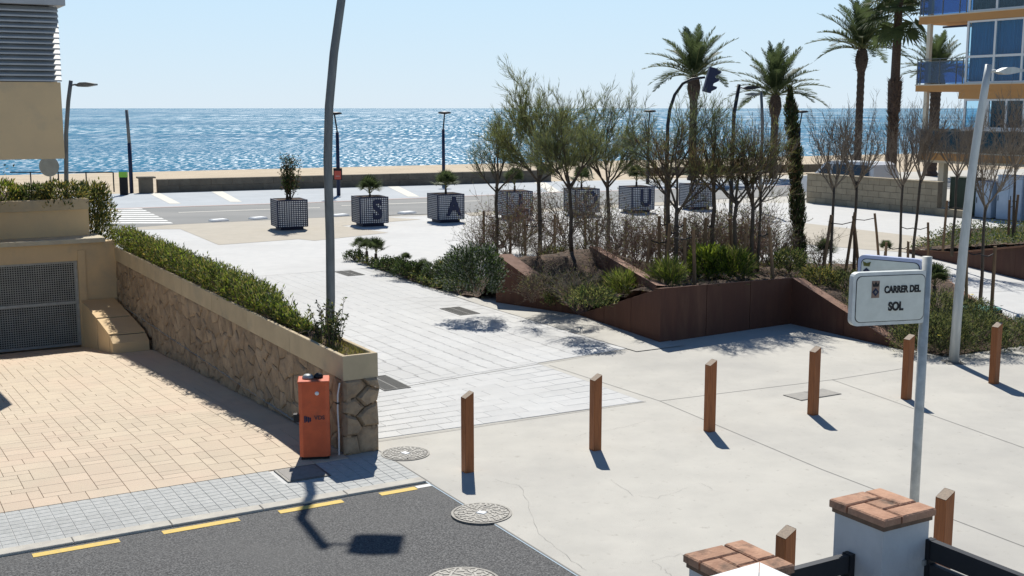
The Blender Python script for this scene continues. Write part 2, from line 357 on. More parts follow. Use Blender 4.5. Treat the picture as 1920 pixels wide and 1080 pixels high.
# yellow dashes painted on the road beside the kerb
for k, (a, b_) in enumerate([(1.44, 2.28), (2.72, 3.54), (3.99, 4.74), (5.20, 5.66)]):
    s_ = sheet('yellow_dash', [UV(a, 12.0), UV(b_, 12.0), UV(b_, 12.11), UV(a, 12.11)], -.008, M['yellow'], road)
sheet('white_dash', [UV(5.67, 12.03), UV(5.855, 12.03), UV(5.855, 12.12), UV(5.67, 12.12)], -.008, M['white_line'], road)

# driveway of stamped tiles, sloping down to the garage
def drz(v): return 0. if v < 15.2 else (-(v - 15.2) * .0555 if v < 24 else -.488 - (v - 24) * .13)
dm = MB()
vs_ = [13.5, 15.2, 24, 28.3]
for a, b_ in zip(vs_, vs_[1:]):
    dm.add([UV(-40, a, drz(a) - .004), UV(5.6, a, drz(a) - .004), UV(5.6, b_, drz(b_) - .004), UV(-40, b_, drz(b_) - .004)], [(0, 1, 2, 3)])
drv = struct(dm.obj('driveway', M['tile_joint']))
# ashlar-like stamped pattern: cells of .15 m merged in blocks
rr = random.Random(3); occ = set(); blocks = []
shapes = [(3, 2), (2, 2), (2, 2), (2, 1), (2, 1), (2, 3), (1, 2)]
for j in range(0, 92):
    for i in range(0, 60):
        if (i, j) in occ: continue
        sh = shapes[:]; rr.shuffle(sh); sh.append((1, 1))
        for (a, b_) in sh:
            if all((i + x, j + y) not in occ for x in range(a) for y in range(b_)):
                for x in range(a):
                    for y in range(b_): occ.add((i + x, j + y))
                blocks.append((i, j, a, b_)); break
blocks.sort(key=lambda q: (UV(5.4 - q[0] * .15, 13.5 + q[1] * .15)).length)
cnt = 0; rest = MB(); dmesh = {}
for (i, j, a, b_) in blocks:
    u1 = 5.41 - i * .15; u0 = u1 - a * .15; v0 = 13.52 + j * .15; v1 = v0 + b_ * .15
    if v1 > 27.4 or u0 < .2: continue
    sl_ = (drz(v1) - drz(v0)) / (v1 - v0)
    Mx = Matrix.Translation(UV(u0, v0, drz(v0))) @ Matrix.Rotation(R(30), 4, 'Z') @ Matrix.Rotation(math.atan(sl_), 4, 'X')
    gap = .0028
    if cnt < 300:
        if (a, b_) not in dmesh: dmesh[a, b_] = MB().cbox(gap, a * .15 - gap, gap, b_ * .15 - gap, -.02, .007, .002).mesh('stamped_tile', M['tile'])
        o = link('stamped_tile', dmesh[a, b_], drv); o.matrix_world = Mx; cnt += 1
    else: rest.cbox(gap, a * .15 - gap, gap, b_ * .15 - gap, -.02, .007, .002, M=Mx)
tag(rest.obj('stamped_tiles_beyond', M['tile'], drv), kind='stuff')

# pale paving: one sheet, then pavers
def sh_(v): return -.04 + .16 * max(0, min(1, (v - 14) / 3.))
def PAV(u, v, z=0.):
    f = max(0, 1 - max(0, v - 17) / 8.); return UV(u, v + sh_(v) * (u - 9.3) * f, z)
P0 = struct(sheet('pale_paving', [PAV(5.88, 14.05), PAV(10.4, 14.05), PAV(10.4, 17.0), PAV(12.5, 17.0), UV(12.5, 23.0), UV(12.6, 26), UV(12.9, 32.3), UV(14, 26), UV(23.2, 24.0), UV(22.3, 17.5), UV(20.3, 14.85), UV(20.5, 13.8), UV(39.3, 13.8), UV(39.3, 41), UV(36, 42.6), UV(23, 43.5), UV(17.5, 43.9), UV(14.2, 44.3), UV(-12, 46.5), UV(-12, 28.5), UV(5.88, 28.5)], .004, M['joint_soft']))
def beyond():   # smoother field beyond the separate pavers
    return sheet('far_paving', [UV(5.88, 30), UV(12.7, 30), UV(12.9, 32.4), UV(14.2, 26.3), UV(23.4, 24.1), UV(22.3, 17.5), UV(20.3, 14.85), UV(20.5, 13.8), UV(39.3, 13.8), UV(39.3, 41), UV(36, 42.6), UV(23, 43.4), UV(17.5, 43.8), UV(14.2, 44.2), UV(-12, 46.4), UV(-12, 30)], .010, M['paving'], P0)
beyond()
cells = []; rr = random.Random(5)
v = 14.06
row = 0
while v < 30:
    h = .30 if v < 16.7 else .45
    u1 = 10.38 if v < 16.9 else 12.45
    if v < 16.9 and v + h > 17.0: h = 17.0 - v
    if row == 9: pass
    u = 5.9 - (row % 2) * .33 - rr.random() * .1
    ln = .62 if v < 16.9 else .40
    while u < u1:
        a = max(u, 5.9); b_ = min(u + ln, u1)
        if b_ - a > .08: cells.append((a, b_, v, v + h))
        u += ln
    v += h; row += 1
# beyond v=17 the courses run the other way
cells = [c for c in cells if c[2] < 16.95]
u = 5.9; col = 0
while u < 12.4:
    v = 17.02
    b_ = min(u + .32, 12.46); first = True
    while v < 30:
        ln = .64 if not first else .64 * rr.choice((.3, .5, .75, 1.)); first = False
        cells.append((u, b_, v, min(v + ln, 30))); v += ln
    u += .32; col += 1
cells.sort(key=lambda c: PAV(c[0], c[2]).length)
cnt = 0; rest = MB(); pm = {}
for (a, b_, c_, d_) in cells:
    if (PAV(a, c_) - PAV(7.54, 17.0)).length < .1: pass
    wv, hv = round(b_ - a, 2), round(d_ - c_, 2)
    p = PAV((a + b_) / 2, (c_ + d_) / 2)
    tx = PAV(b_, c_) - PAV(a, c_); ang = math.atan2(tx.y, tx.x)
    x, y = wv / 2 - .0022, hv / 2 - .0022
    if cnt < 300:
        k = (wv, hv)
        if k not in pm: pm[k] = MB().cbox(-x, x, -y, y, -.01, .007, .001).mesh('paver', M['paver'])
        link('paver', pm[k], P0, p, ang); cnt += 1
    else: rest.cbox(-x, x, -y, y, -.01, .007, .001, M=Matrix.Translation(p) @ Matrix.Rotation(ang, 4, 'Z'))
tag(rest.obj('pavers_beyond', M['paver'], P0), kind='stuff')
G0 = bpy.data.objects['plaza_ground']
# beige bands and strips
sheet('beige_strip', [UV(12.47, 17.05), UV(13.6, 17.05), UV(13.8, 20.9), UV(13.0, 24), UV(12.55, 25), UV(12.45, 23)], .014, M['concrete'], G0)
sheet('beige_band', [g(338, 430), g(410, 460), g(560, 449), g(590, 452), g(728, 437), g(640, 424), g(790, 412), g(640, 404), g(480, 411), g(330, 421), g(250, 425), g(262, 431)], .016, M['concrete2'], G0)
sheet('beige_band', [g(1500, 418), g(1745, 447), g(1830, 462), g(1800, 480), g(1640, 470), g(1500, 458)], .016, M['concrete2'], G0)
sheet('beige_band', [g(870, 396), g(1320, 372), g(1330, 380), g(880, 406)], .016, M['concrete2'], G0)
def jl(a, b_, w_=.012, z=.003, m='joint'):
    d = (b_ - a).normalized(); n_ = Vector((-d.y, d.x, 0)) * w_ / 2
    return sheet('expansion_joint', [a - n_, b_ - n_, b_ + n_, a + n_], z, M[m], G0)
jl(UV(5.87, 14.04), PAV(10.42, 14.03), .014, .012); jl(g(1237, 752), g(1570, 711)); jl(g(1570, 711), g(1700, 690))
jl(g(1030, 685), g(1237, 752)); jl(g(727, 731), g(1180, 655), .016, .0125); jl(g(1540, 880), g(1540, 880) + (g(1920, 1025) - g(1540, 880)) * 6); jl(g(1560, 712), g(1560, 712) + (g(1920, 840) - g(1560, 712)) * 6); jl(g(1237, 752), g(1540, 880))
jl(UV(5.87, 12.1), UV(5.87, -8), .02); jl(UV(5.88, 12.1), UV(5.88, 14), .016)
jl(g(1750, 553, 0), g(1925, 545, 0), .02, .013, 'joint_soft')
# hairline cracks in the concrete
def crack(pts, w_=.0035):
    mb = MB(); P = []
    rr = random.Random(len(pts) + int(pts[0][0]))
    for (a, b_) in zip(pts, pts[1:]):
        A, B = g(*a), g(*b_)
        for k in range(6):
            q = A.lerp(B, k / 6) + Vector((rr.uniform(-.02, .02), rr.uniform(-.03, .03), 0)); P.append(q)
    P.append(g(*pts[-1]))
    vs = []
    for i, q in enumerate(P):
        d = (P[min(i + 1, len(P) - 1)] - P[max(0, i - 1)]).normalized(); n_ = Vector((-d.y, d.x, 0)) * w_ * rr.uniform(.3, 1) / 2
        vs += [(q + n_) + Vector((0, 0, .0035)), (q - n_) + Vector((0, 0, .0035))]
    mb.add(vs, [(2 * i, 2 * i + 1, 2 * i + 3, 2 * i + 2) for i in range(len(P) - 1)])
    mb.obj('hairline_crack', M['joint'], G0)
crack([(930, 900), (975, 912), (990, 945), (1010, 1000), (1060, 1040), (1100, 1070)]); crack([(1145, 900), (1190, 930), (1230, 935), (1290, 915)]); crack([(1310, 905), (1340, 921)])
crack([(1220, 1052), (1275, 1040), (1300, 1046)]); crack([(1220, 1052), (1245, 1070), (1262, 1085)]); crack([(1080, 820), (1100, 812), (1150, 806), (1210, 790)], .004)

# seafront road, crossing, bays
nb = [g(200, 431), g(325, 422), g(470, 415), g(640, 407), g(870, 400), g(1320, 375), g(1560, 364), g(2100, 340)]
fb = [g(2100, 326), g(1560, 347), g(1030, 362), g(600, 380), g(260, 391), g(150, 395)]
sr = struct(sheet('seafront_road', nb + fb, .020, M['asphalt_far']))
for k in range(8):
    t_ = (k + .5) / 8; t2 = (k + .5 + .27) / 8; t1 = (k + .5 - .27) / 8
    def cr(xa, xb, t): return Vector(g(xa, 421.)).lerp(g(xb, 391.), t)
    # stripes run along the road
    A0, A1 = cr(205, 190, t1), cr(327, 264, t1); B0, B1 = cr(205, 190, t2), cr(327, 264, t2)
    sheet('crossing_stripe', [A0, A1, B1, B0], .025, M['white_line'], sr)
bay = struct(sheet('parking_strip', fb[1:5] + [g(150, 395), g(100, 366), g(262, 363.5), g(1030, 340.5), g(1560, 334)], .012, M['asphalt_bay']))
for (x0, x1) in ((278, 318), (395, 432), (725, 765), (1000, 1030)):
    yt = 363 - (x0 - 262) * .0293; yb = 383 - (x0 - 262) * .0293
    sheet('bay_line', [g(x0, yt), g(x0 + 22, yt), g(x1 + 22, yb), g(x1, yb)], .018, M['cream_line'], bay)
lr = MB()
for a, b_ in zip(fb[1:], fb[2:]):
    d = (b_ - a).normalized(); n_ = Vector((-d.y, d.x, 0)) * .18
    lr.add([a - n_ + Vector((0, 0, .03)), b_ - n_ + Vector((0, 0, .03)), b_ + n_ + Vector((0, 0, .03)), a + n_ + Vector((0, 0, .03))], [(0, 1, 2, 3)])
lr.obj('road_edge_line', mat('pinkish_kerb', (.45, .36, .33), None, .8), bay)
for (xa, xb, y0) in ((335, 600, 399), (640, 900, 386)):
    sheet('lane_line', [g(xa, y0), g(xb, y0 - (xb - xa) * .035), g(xb, y0 - (xb - xa) * .035 + .7), g(xa, y0 + .7)], .024, M['cream_line'], sr)
# low cream lane separators lying at the road's near edge
for k, (x0, x1, y) in enumerate([(396, 425, 415.5), (472, 497, 411.5), (625, 650, 406), (752, 775, 401)]):
    a, b_ = g(x0, y + 1), g(x1, y - 1); d = b_ - a; t = thing('lane_separator', ['cream kerb block at the road edge left of the shrub planter', 'cream kerb block at the road edge just before the shrub planter', 'cream kerb block at the road edge behind the tall lamp pole', 'cream kerb block between the planters lettered S and A'][k], 'kerb block', a, math.atan2(d.y, d.x), 'cream kerb blocks along the seafront road')
    MB().cbox(0, d.length, -.2, .25, 0, .10, .05).obj('block', M['white'], t)

# beach and sea
sh = MB(); prof = [(64.0, -.03), (75, -.35), (95, -1.0), (108, -1.6)]
d0, d1 = Vector((-37.5, 115, 0)), Vector((40.5, 157, 0)); sd = (d1 - d0).normalized()
rows = []
for (vv, z) in prof: rows.append([PV(u, vv, z) for u in (-260, 400)])
nrm = Vector((-sd.y, sd.x, 0))
for off, z in ((0, -2.), (14, -3.4)): rows.append([d0 + nrm * off + sd * s_ + Vector((0, 0, z)) for s_ in (-250, 450)])
rows[3] = [d0 - nrm * 12 + sd * s_ + Vector((0, 0, -1.55)) for s_ in (-250, 450)]; rows.pop(2)
for a, b_ in zip(rows, rows[1:]): sh.add([a[0], a[1], b_[1], b_[0]], [(0, 1, 2, 3)])
struct(sh.obj('beach', M['sand']))
struct(sheet('sea', [(-60000, 40), (60000, 40), (60000, 90000), (-60000, 90000)], -2.0, M['sea']))

# ------------------------------------------------------------------ rubble retaining wall with planter on top
def voronoi(seeds, x0, x1, y0, y1, inset):
    out = []
    for i, (sx, sy) in enumerate(seeds):
        poly = [(x0, y0), (x1, y0), (x1, y1), (x0, y1)]
        near = sorted(((tx - sx) ** 2 + (ty - sy) ** 2, tx, ty) for j, (tx, ty) in enumerate(seeds) if j != i)[:14]
        for _, tx, ty in near:
            nx, ny = tx - sx, ty - sy; l = math.hypot(nx, ny); nx /= l; ny /= l
            c_ = (nx * (sx + tx) + ny * (sy + ty)) / 2 - inset
            new = []
            for a, b_ in zip(poly, poly[1:] + poly[:1]):
                da = a[0] * nx + a[1] * ny - c_; db = b_[0] * nx + b_[1] * ny - c_
                if da <= 0: new.append(a)
                if da * db < 0: t_ = da / (da - db); new.append((a[0] + (b_[0] - a[0]) * t_, a[1] + (b_[1] - a[1]) * t_))
            poly = new
            if len(poly) < 3: break
        if len(poly) >= 3: out.append(poly)
    return out
U0, V0 = 5.42, 13.64
wallT = thing('retaining_wall', 'long brown rubble stone wall beside the driveway carrying a concrete planter trough', 'wall', UV(U0, V0), R(30))
core = MB()
core.prism([(0.05, .0), (13.9, .0), (13.9, .99), (.05, .99)], .05, .40, axis='x')     # placeholder plane order y,z extruded in x
core = MB(); WL = 13.86
core.add([(.05, .04, -.05), (.40, .04, -.05), (.40, WL, -1.2), (.05, WL, -1.2), (.05, .04, .99), (.40, .04, .99), (.40, WL, .99), (.05, WL, .99)],
         [(0, 3, 2, 1), (4, 5, 6, 7), (0, 1, 5, 4), (1, 2, 6, 5), (2, 3, 7, 6), (3, 0, 4, 7)])
core.obj('mortar_core', M['mortar'], wallT)
def stone_obj(poly, place, rr, k=.045):
    cx = sum(p[0] for p in poly) / len(poly); cy = sum(p[1] for p in poly) / len(poly)
    n = len(poly); h = rr.uniform(.35, 1) * k
    P = []
    for sc_, hh in ((1., -.03), (.97, h * .45), (.72, h)):
        for (x, y) in poly: P.append(place(cx + (x - cx) * sc_ + rr.uniform(-.008, .008), cy + (y - cy) * sc_ + rr.uniform(-.008, .008), hh + rr.uniform(-.008, .008)))
    P.append(place(cx, cy, h + rr.uniform(0, .015)))
    f = [(r_ * n + i, r_ * n + (i + 1) % n, (r_ + 1) * n + (i + 1) % n, (r_ + 1) * n + i) for r_ in (0, 1) for i in range(n)]
    f += [(2 * n + i, 2 * n + (i + 1) % n, 3 * n) for i in range(n)]
    mb = MB(); mb.add(P, f); return mb
rr = random.Random(11); seeds = []
y = .0
for i in range(48):
    for j in range(8):
        a = .14 + i * .29 + rr.uniform(-.13, .13); b_ = 1.0 - (j + .5) * .235 + (.11 if i % 2 else 0) + rr.uniform(-.1, .1)
        if b_ > drz(V0 + a) - .12 and b_ < .99 and rr.random() < .93 and a < WL - .1: seeds.append((a, b_))
for poly in voronoi(seeds, .0, WL, -1.2, .985, .004):
    if max(p[1] for p in poly) < drz(V0 + sum(p[0] for p in poly) / len(poly)): continue
    stone_obj(poly, lambda a, b_, h: Vector((.05 - h, a, b_)), rr).obj('stone', M['stone'], wallT)
for side in (0, 1):   # end face and plaza face
    seeds = []
    if side == 0:
        for i in range(2):
            for j in range(4): seeds.append((.12 + i * .20 + rr.uniform(-.08, .08), .10 + j * .26 + (.13 if i else 0) + rr.uniform(-.07, .07)))
        for poly in voronoi(seeds, -.02, .47, 0, .985, .004): stone_obj(poly, lambda a, b_, h: Vector((a + (.02 if a > .4 else 0) * math.sin(b_ * 17), .04 - h, b_)), rr, .10).obj('stone', M['stone'], wallT)
    else:
        rest = MB()
        for i in range(40):
            for j in range(4): seeds.append((.16 + i * .34 + rr.uniform(-.12, .12), .12 + j * .25 + rr.uniform(-.08, .08)))
        for poly in voronoi(seeds, 0, WL, 0, .985, .01):
            s_ = stone_obj(poly[::-1], lambda a, b_, h: Vector((.40 + h, a, b_)), rr); rest.add(s_.v, s_.f)
        tag(rest.obj('stones_on_the_plaza_face', M['stone'], wallT), kind='stuff')
# coping trough: board sections, inner soil
pl = 1.96
n_ = 7
bd = MB().cbox(0, .055, .003, pl - .006, .99, 1.30, .006).mesh('coping_board', M['cap'])
for i in range(n_):
    for x in (-.012, .405): o = link('coping_board', bd, wallT, (x, .055 + i * pl, 0))
MB().cbox(-.014, .462, -.004, .052, .985, 1.302, .006).obj('coping_end', M['cap'], wallT)
tag(MB().box(.043, .405, .052, WL - .1, 1.0, 1.235).obj('planter_soil', M['soil'], wallT), kind='stuff')
# white conduit on the wall end
cd = thing('conduit', 'thin white plastic conduit rising up the wall end beside the orange cabinet', 'pipe', UV(U0 - .07, V0 + .06), R(30))
MB().tube([(0, 0, 0), (.004, .0, .3), (-.006, 0, .6), (.0, 0, .8), (.03, 0, .95)], .011, 8).obj('tube', M['white'], cd)
MB().box(-.02, .02, -.015, .03, .68, .70).obj('clip', M['blackmetal'], cd)

# hedge growing in the trough
rs = np.random.RandomState(4)
def hedge_cloud(n, y0, y1, zc, hh, ww, thin=None):
    y = rs.uniform(y0, y1, n); a = rs.uniform(0, 2 * np.pi, n); r = np.sqrt(rs.uniform(.15, 1, n))
    bump_ = 1 + .18 * np.sin(y * 5.1) + .16 * np.sin(y * 11.7 + 1) + .1 * np.sin(y * 23)
    x = .24 + np.cos(a) * r * ww * bump_; z = zc + np.sin(a) * r * hh * bump_
    return np.stack([x, y, z], 1)
hg = thing('hedge', 'dense yellow green hedge growing along the top of the stone wall', 'hedge', UV(U0, V0), R(30))
c1 = hedge_cloud(21000, 1.9, 14.2, 1.46, .23, .25); c1[:, 2] = np.maximum(c1[:, 2], 1.22 + rs.uniform(0, .1, len(c1)))
c1[:, 0] = np.where(c1[:, 2] < 1.36, np.clip(c1[:, 0], .02, .6), c1[:, 0])
# taper towards the near end
k_ = np.clip((c1[:, 1] - 1.6) / 2.6, .35, 1); c1[:, 2] = 1.24 + (c1[:, 2] - 1.24) * k_; c1[:, 0] = .22 + (c1[:, 0] - .22) * np.clip(k_ * 1.1, .5, 1)
d1_ = rs.normal(size=c1.shape) * .6 + np.array([0, 0, .9]) + (c1 - np.array([.24, 0, 1.5])) * np.array([1.2, 0, .6])
hmi = rs.choice([0, 0, 1, 1, 2, 4, 4, 3], len(c1))
leaves('hedge_foliage', c1, d1_, rs.uniform(.03, .11, len(c1)), rs.uniform(.012, .028, len(c1)), [M['lf_bright'], M['lf_mid'], M['lf_dark'], M['lf_yellow'], M['lf_olive']], hg, hmi)
sc_, sd_ = [], []
for i in range(420):     # loose shoots standing out of the hedge
    y = rs.uniform(2.2, 14.1); x = .22 + rs.uniform(-.2, .2); k = max(.4, min(1, (y - 1.2) / 2.6)); z0_ = 1.28 + .27 * k * rs.uniform(.5, 1.05)
    dx_, dy_ = rs.normal(0, .28), rs.normal(0, .28); l_ = rs.uniform(.08, .22)
    for j in range(11):
        q = j / 10; sc_.append((x + dx_ * l_ * q, y + dy_ * l_ * q, z0_ + l_ * q)); sd_.append((dx_ + rs.normal(0, .6), dy_ + rs.normal(0, .6), .9))
leaves('hedge_shoots', sc_, sd_, rs.uniform(.05, .10, len(sc_)), .02, [M['lf_bright'], M['lf_mid'], M['lf_olive'], M['lf_dark']], hg)
st = MB()
for i in range(150):
    y = rnd.uniform(1.5, 14); x = .22 + rnd.uniform(-.12, .12); k = max(.4, min(1, (y - 1.2) / 2.4))
    st.tube([(x, y, 1.2), (x + rnd.uniform(-.1, .1), y + rnd.uniform(-.1, .1), 1.30), (x + rnd.uniform(-.22, .22), y + rnd.uniform(-.2, .2), 1.2 + rnd.uniform(.25, .5) * k)], [.007, .006, .003], 4)
tag(st.obj('hedge_stems', M['twig'], hg), kind='stuff')
# loose leafy shrub at the near end of the trough
sb = thing('trough_shrub', 'loose upright shrub at the near end of the trough in front of the lamp pole', 'shrub', UV(U0 + .22, V0 + 1.05, 1.22), R(30))
st = MB(); cen = []; dr = []
for i in range(34):
    a = rnd.uniform(0, 6.28); l = rnd.uniform(.3, .72); dx, dy = math.cos(a) * rnd.uniform(.05, .42), math.sin(a) * rnd.uniform(.05, .5)
    p0 = Vector((rnd.uniform(-.08, .08), rnd.uniform(-.25, .25), 0)); p2 = p0 + Vector((dx, dy, 1)).normalized() * l
    st.tube([p0, p0.lerp(p2, .5) + Vector((0, 0, .04)), p2], [.006, .005, .002], 4)
    for k in range(26):
        t_ = rnd.uniform(.25, 1); cen.append(p0.lerp(p2, t_)); dr.append((rnd.gauss(0, 1), rnd.gauss(0, 1), rnd.gauss(.8, .6)))
st.obj('stems', M['twig'], sb)
leaves('foliage', cen, dr, .055, .022, [M['lf_mid'], M['lf_dark'], M['lf_dark'], M['lf_olive']], sb)
gr = []; gd = []
for i in range(500): gr.append((rnd.uniform(.06, .4), rnd.uniform(.1, 1.5), 1.235)); gd.append((rnd.gauss(0, .4), rnd.gauss(0, .4), 1))
o = leaves('dry_grass', [Vector(UV(U0, V0)) + Matrix.Rotation(R(30), 3, 'Z') @ Vector(q) for q in gr], gd, .09, .008, [M['lf_yellow'], M['lf_olive']]); tag(o, 'short dry grass at the open near end of the trough', 'grass', kind='stuff')

# ------------------------------------------------------------------ orange barrier cabinet
ob = thing('barrier_cabinet', 'orange steel gate barrier cabinet standing against the end of the stone wall', 'barrier cabinet', g(592, 856), R(8))
cb = MB(); W2, D2 = .19, .15
cb.prism([(-W2, -D2 + .0), (-W2 + .045, -D2 - .03), (W2 - .045, -D2 - .03), (W2, -D2), (W2, D2), (-W2, D2)], .05, 1.0)
cb.obj('cabinet_body', M['orange'], ob)
MB().box(-W2 + .015, W2 - .015, -D2 + .01, D2 - .015, 0, .05).obj('plinth', M['dark'], ob)
MB().cbox(-W2 - .008, W2 + .008, -D2 - .038, D2 + .008, 1.0, 1.025, .008).obj('lid', M['orange'], ob)
mb = MB(); mb.lathe([(0, .0), (.07, 0), (.075, .02), (.05, .05), (0, .055)], 16); mb.obj('beacon_base', M['galv'], ob, True, (-.07, .0, 1.025))
mb = MB(); mb.lathe([(.0, .0), (.055, 0), (.06, .03), (.03, .06), (0, .065)], 16); mb.obj('barrier_shaft', M['blackmetal'], ob, True, (.06, .02, 1.025))
MB().box(-.26, -.19, -.16, -.07, .50, .60).obj('photocell', M['black'], ob)
mb = MB(); mb.lathe([(0, .012), (.02, .010), (.026, 0)], 14); o = mb.obj('key_lock', M['white'], ob, True, (.04, -D2 - .032, .87)); o.rotation_euler = (R(90), 0, 0)
text('lettering', 'VDS', .072, mat('faded_dark_print', (.09, .045, .05), None, .6), ob, (.065, -D2 - .0325, .555), (R(90), 0, 0), .002)
mb = MB()
for k in range(4): mb.box(-.125 + k * .022, -.108 + k * .022, -D2 - .036, -D2 - .031, .50 + .012 * (k % 2), .585 - .008 * k)
mb.obj('logo', M['navy'], ob)

# ------------------------------------------------------------------ garage and building on the left
GV = 27.5
ga = thing('garage', 'beige rendered underground garage front with metal grille door and roof planter', 'garage', UV(0, GV), R(30))
gz = drz(GV)
DX0, DX1, DT = -.4, 4.62, 1.02       # door opening in u
MB().box(-8, DX0, 0, .3, gz - .1, 1.42).obj('wall', M['beige_wall'], ga)
MB().box(DX1, 5.47, 0, .3, gz - .1, 1.42).obj('wall', M['beige_wall'], ga)
MB().box(DX0, DX1, .003, .3, DT, 1.42).obj('lintel', M['beige_wall'], ga)
MB().box(DX1 - .001, DX1 + .16, -.03, .0, gz - .1, 1.25).obj('door_jamb', M['beige_wall'], ga)
MB().cbox(-8, 5.22, -.12, 1.2, 1.42, 1.52, .01).obj('roof_ledge', M['ledge'], ga)
MB().box(-8, 5.36, .5, 12, -1.2, 1.40).obj('garage_box', M['beige_wall'], ga)
# roof planter parapet
MB().box(-8, 5.02, .62, .82, 1.52, 2.12).obj('parapet', M['beige_wall'], ga)
MB().box(4.86, 5.019, .82, 6, 1.52, 2.12).obj('parapet', M['beige_wall'], ga)
cp = MB().cbox(0, 2.08, .56, .88, 2.12, 2.36, .012).mesh('coping_slab', M['cap'])
for k in range(4): link('coping_slab', cp, ga, (5.04 - (k + 1) * 2.1, 0, 0))
tag(MB().box(-8, 4.86, .88, 6, 1.5, 2.2).obj('planter_soil', M['soil'], ga), kind='stuff')
# grille door: frame, leaves, perforated sheet as a real lattice
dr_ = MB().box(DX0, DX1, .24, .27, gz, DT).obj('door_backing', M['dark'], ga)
door = MB()
for (a, b_) in ((DX0, .9), (.9, 2.75), (2.75, DX1)):
    door.box(a, a + .06, .1, .16, gz + .02, DT); door.box(b_ - .06, b_, .1, .16, gz + .02, DT)
    for z in (gz + .02, (gz + DT) / 2, DT - .06): door.box(a, b_, .102, .158, z, z + .06)
dd = door.obj('garage_door', M['galv'], ga)
lat = MB()
x = DX0 + .04
while x < DX1: lat.box(x, x + .018, .12, .128, gz + .03, DT - .02); x += .05
z = gz + .06
while z < DT - .04: lat.box(DX0, DX1, .128, .136, z, z + .018); z += .05
tag(lat.obj('grille_mesh', mat('dull_grille', (.38, .385, .35), (.30, .305, .28), .7, scale=4), dd), kind='stuff')
# stepped concrete block beside the door
bk = thing('wedge_block', 'beige concrete wedge block with two grooves at the foot of the stone wall', 'block', UV(0, GV), R(30))
def wedge(y0, y1, z0, z1, x0=4.64, x1=5.36):
    g0, g1 = drz(GV + y0) - .05, drz(GV + y1) - .05; o_ = .0
    return MB().add([(x0, y0, g0), (x1, y0, g0), (x1, y1, g1), (x0, y1, g1), (x0, y0, z0), (x1, y0, z0), (x1, y1, z1), (x0, y1, z1)],
                    [(0, 3, 2, 1), (4, 5, 6, 7), (0, 1, 5, 4), (1, 2, 6, 5), (2, 3, 7, 6), (3, 0, 4, 7)])
wedge(-1.72, -.03, -.02, .12).obj('block', M['beige_wall'], bk); wedge(-3.0, -1.82, -.16, -.03).obj('block', M['beige_wall'], bk)
wedge(-3.35, -3.06, -.30, -.19).obj('block', M['beige_wall'], bk); wedge(-1.84, -1.70, -.055, -.04, 4.665, 5.33).obj('groove_shade', M['dark'], bk); wedge(-3.08, -2.98, -.20, -.185, 4.665, 5.33).obj('groove_shade', M['dark'], bk)  # near-black filler stands in for the shade inside the grooves

# overhanging upper building
ub = thing('apartment_building', 'beige building corner with grey louvred shutter box overhanging the driveway', 'building', UV(0, 22.5), R(30))
MB().box(-9, 3.66, 0, 6, 3.50, 4.86).obj('parapet_wall', M['beige_wall'], ub)
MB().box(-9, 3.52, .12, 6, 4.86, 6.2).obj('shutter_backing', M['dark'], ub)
sl1 = MB().add([(-9, -.0, 0), (3.68, 0, 0), (3.68, .11, .075), (-9, .11, .075), (-9, .0, -.028), (3.68, 0, -.028), (3.68, .11, .055), (-9, .11, .055)],
               [(0, 1, 2, 3), (4, 7, 6, 5), (0, 4, 5, 1), (1, 5, 6, 2)]).mesh('louvre_slat', M['louvre'])
for k in range(14): link('louvre_slat', sl1, ub, (0, -.02, 4.90 + k * .093))
MB().box(3.56, 3.62, .1, 6, 4.86, 6.2).obj('shutter_post', M['louvre'], ub)
MB().cbox(-9, 3.80, -.1, 6, 6.2, 6.42, .01).obj('cornice', M['louvre'], ub)
MB().box(-9, 3.3, 0.05, 6, 6.42, 9.).obj('upper_wall', M['beige_wall'], ub)

# plants on the garage roof
def shrub(name, label, loc, r, h, n, mats, seed, L_=.07, W_=.03, cat='shrub', group=None, bare=.0):
    t = thing(name, label, cat, loc, 0, group); rs = np.random.RandomState(seed)
    a = rs.uniform(0, 6.28, n); q = rs.uniform(.3, 1, n) ** .5; ph = rs.uniform(0, 1, n) ** .8
    rad = r * q * (1 + .25 * np.sin(a * 3 + seed) + .2 * np.sin(a * 7 + ph * 9)) * np.sqrt(np.clip(1 - (ph * 1.0 - .35) ** 2 * 1.6, .1, 1))
    c = np.stack([np.cos(a) * rad, np.sin(a) * rad, ph * h * (1 - .15 * rs.rand(n)) + .02], 1)
    c += rs.normal(0, .03, c.shape)
    d = c * [1, 1, .3] + rs.normal(0, r * .5, c.shape) + [0, 0, r * .8]
    leaves('foliage', c, d, rs.uniform(.6, 1.3, n) * L_, rs.uniform(.7, 1.3, n) * W_, mats, t, seed=seed)
    st = MB(); rr = random.Random(seed)
    for k in range(12):
        a_ = rr.uniform(0, 6.28); e = Vector((math.cos(a_) * r * .7, math.sin(a_) * r * .7, h * rr.uniform(.6, .95))); st.tube([(0, 0, 0), e * .5 + Vector((0, 0, h * .1)), e], [.012, .008, .003], 4)
    st.obj('stems', M['twig'], t); return t
gl = 'shrubs in the garage roof planter'
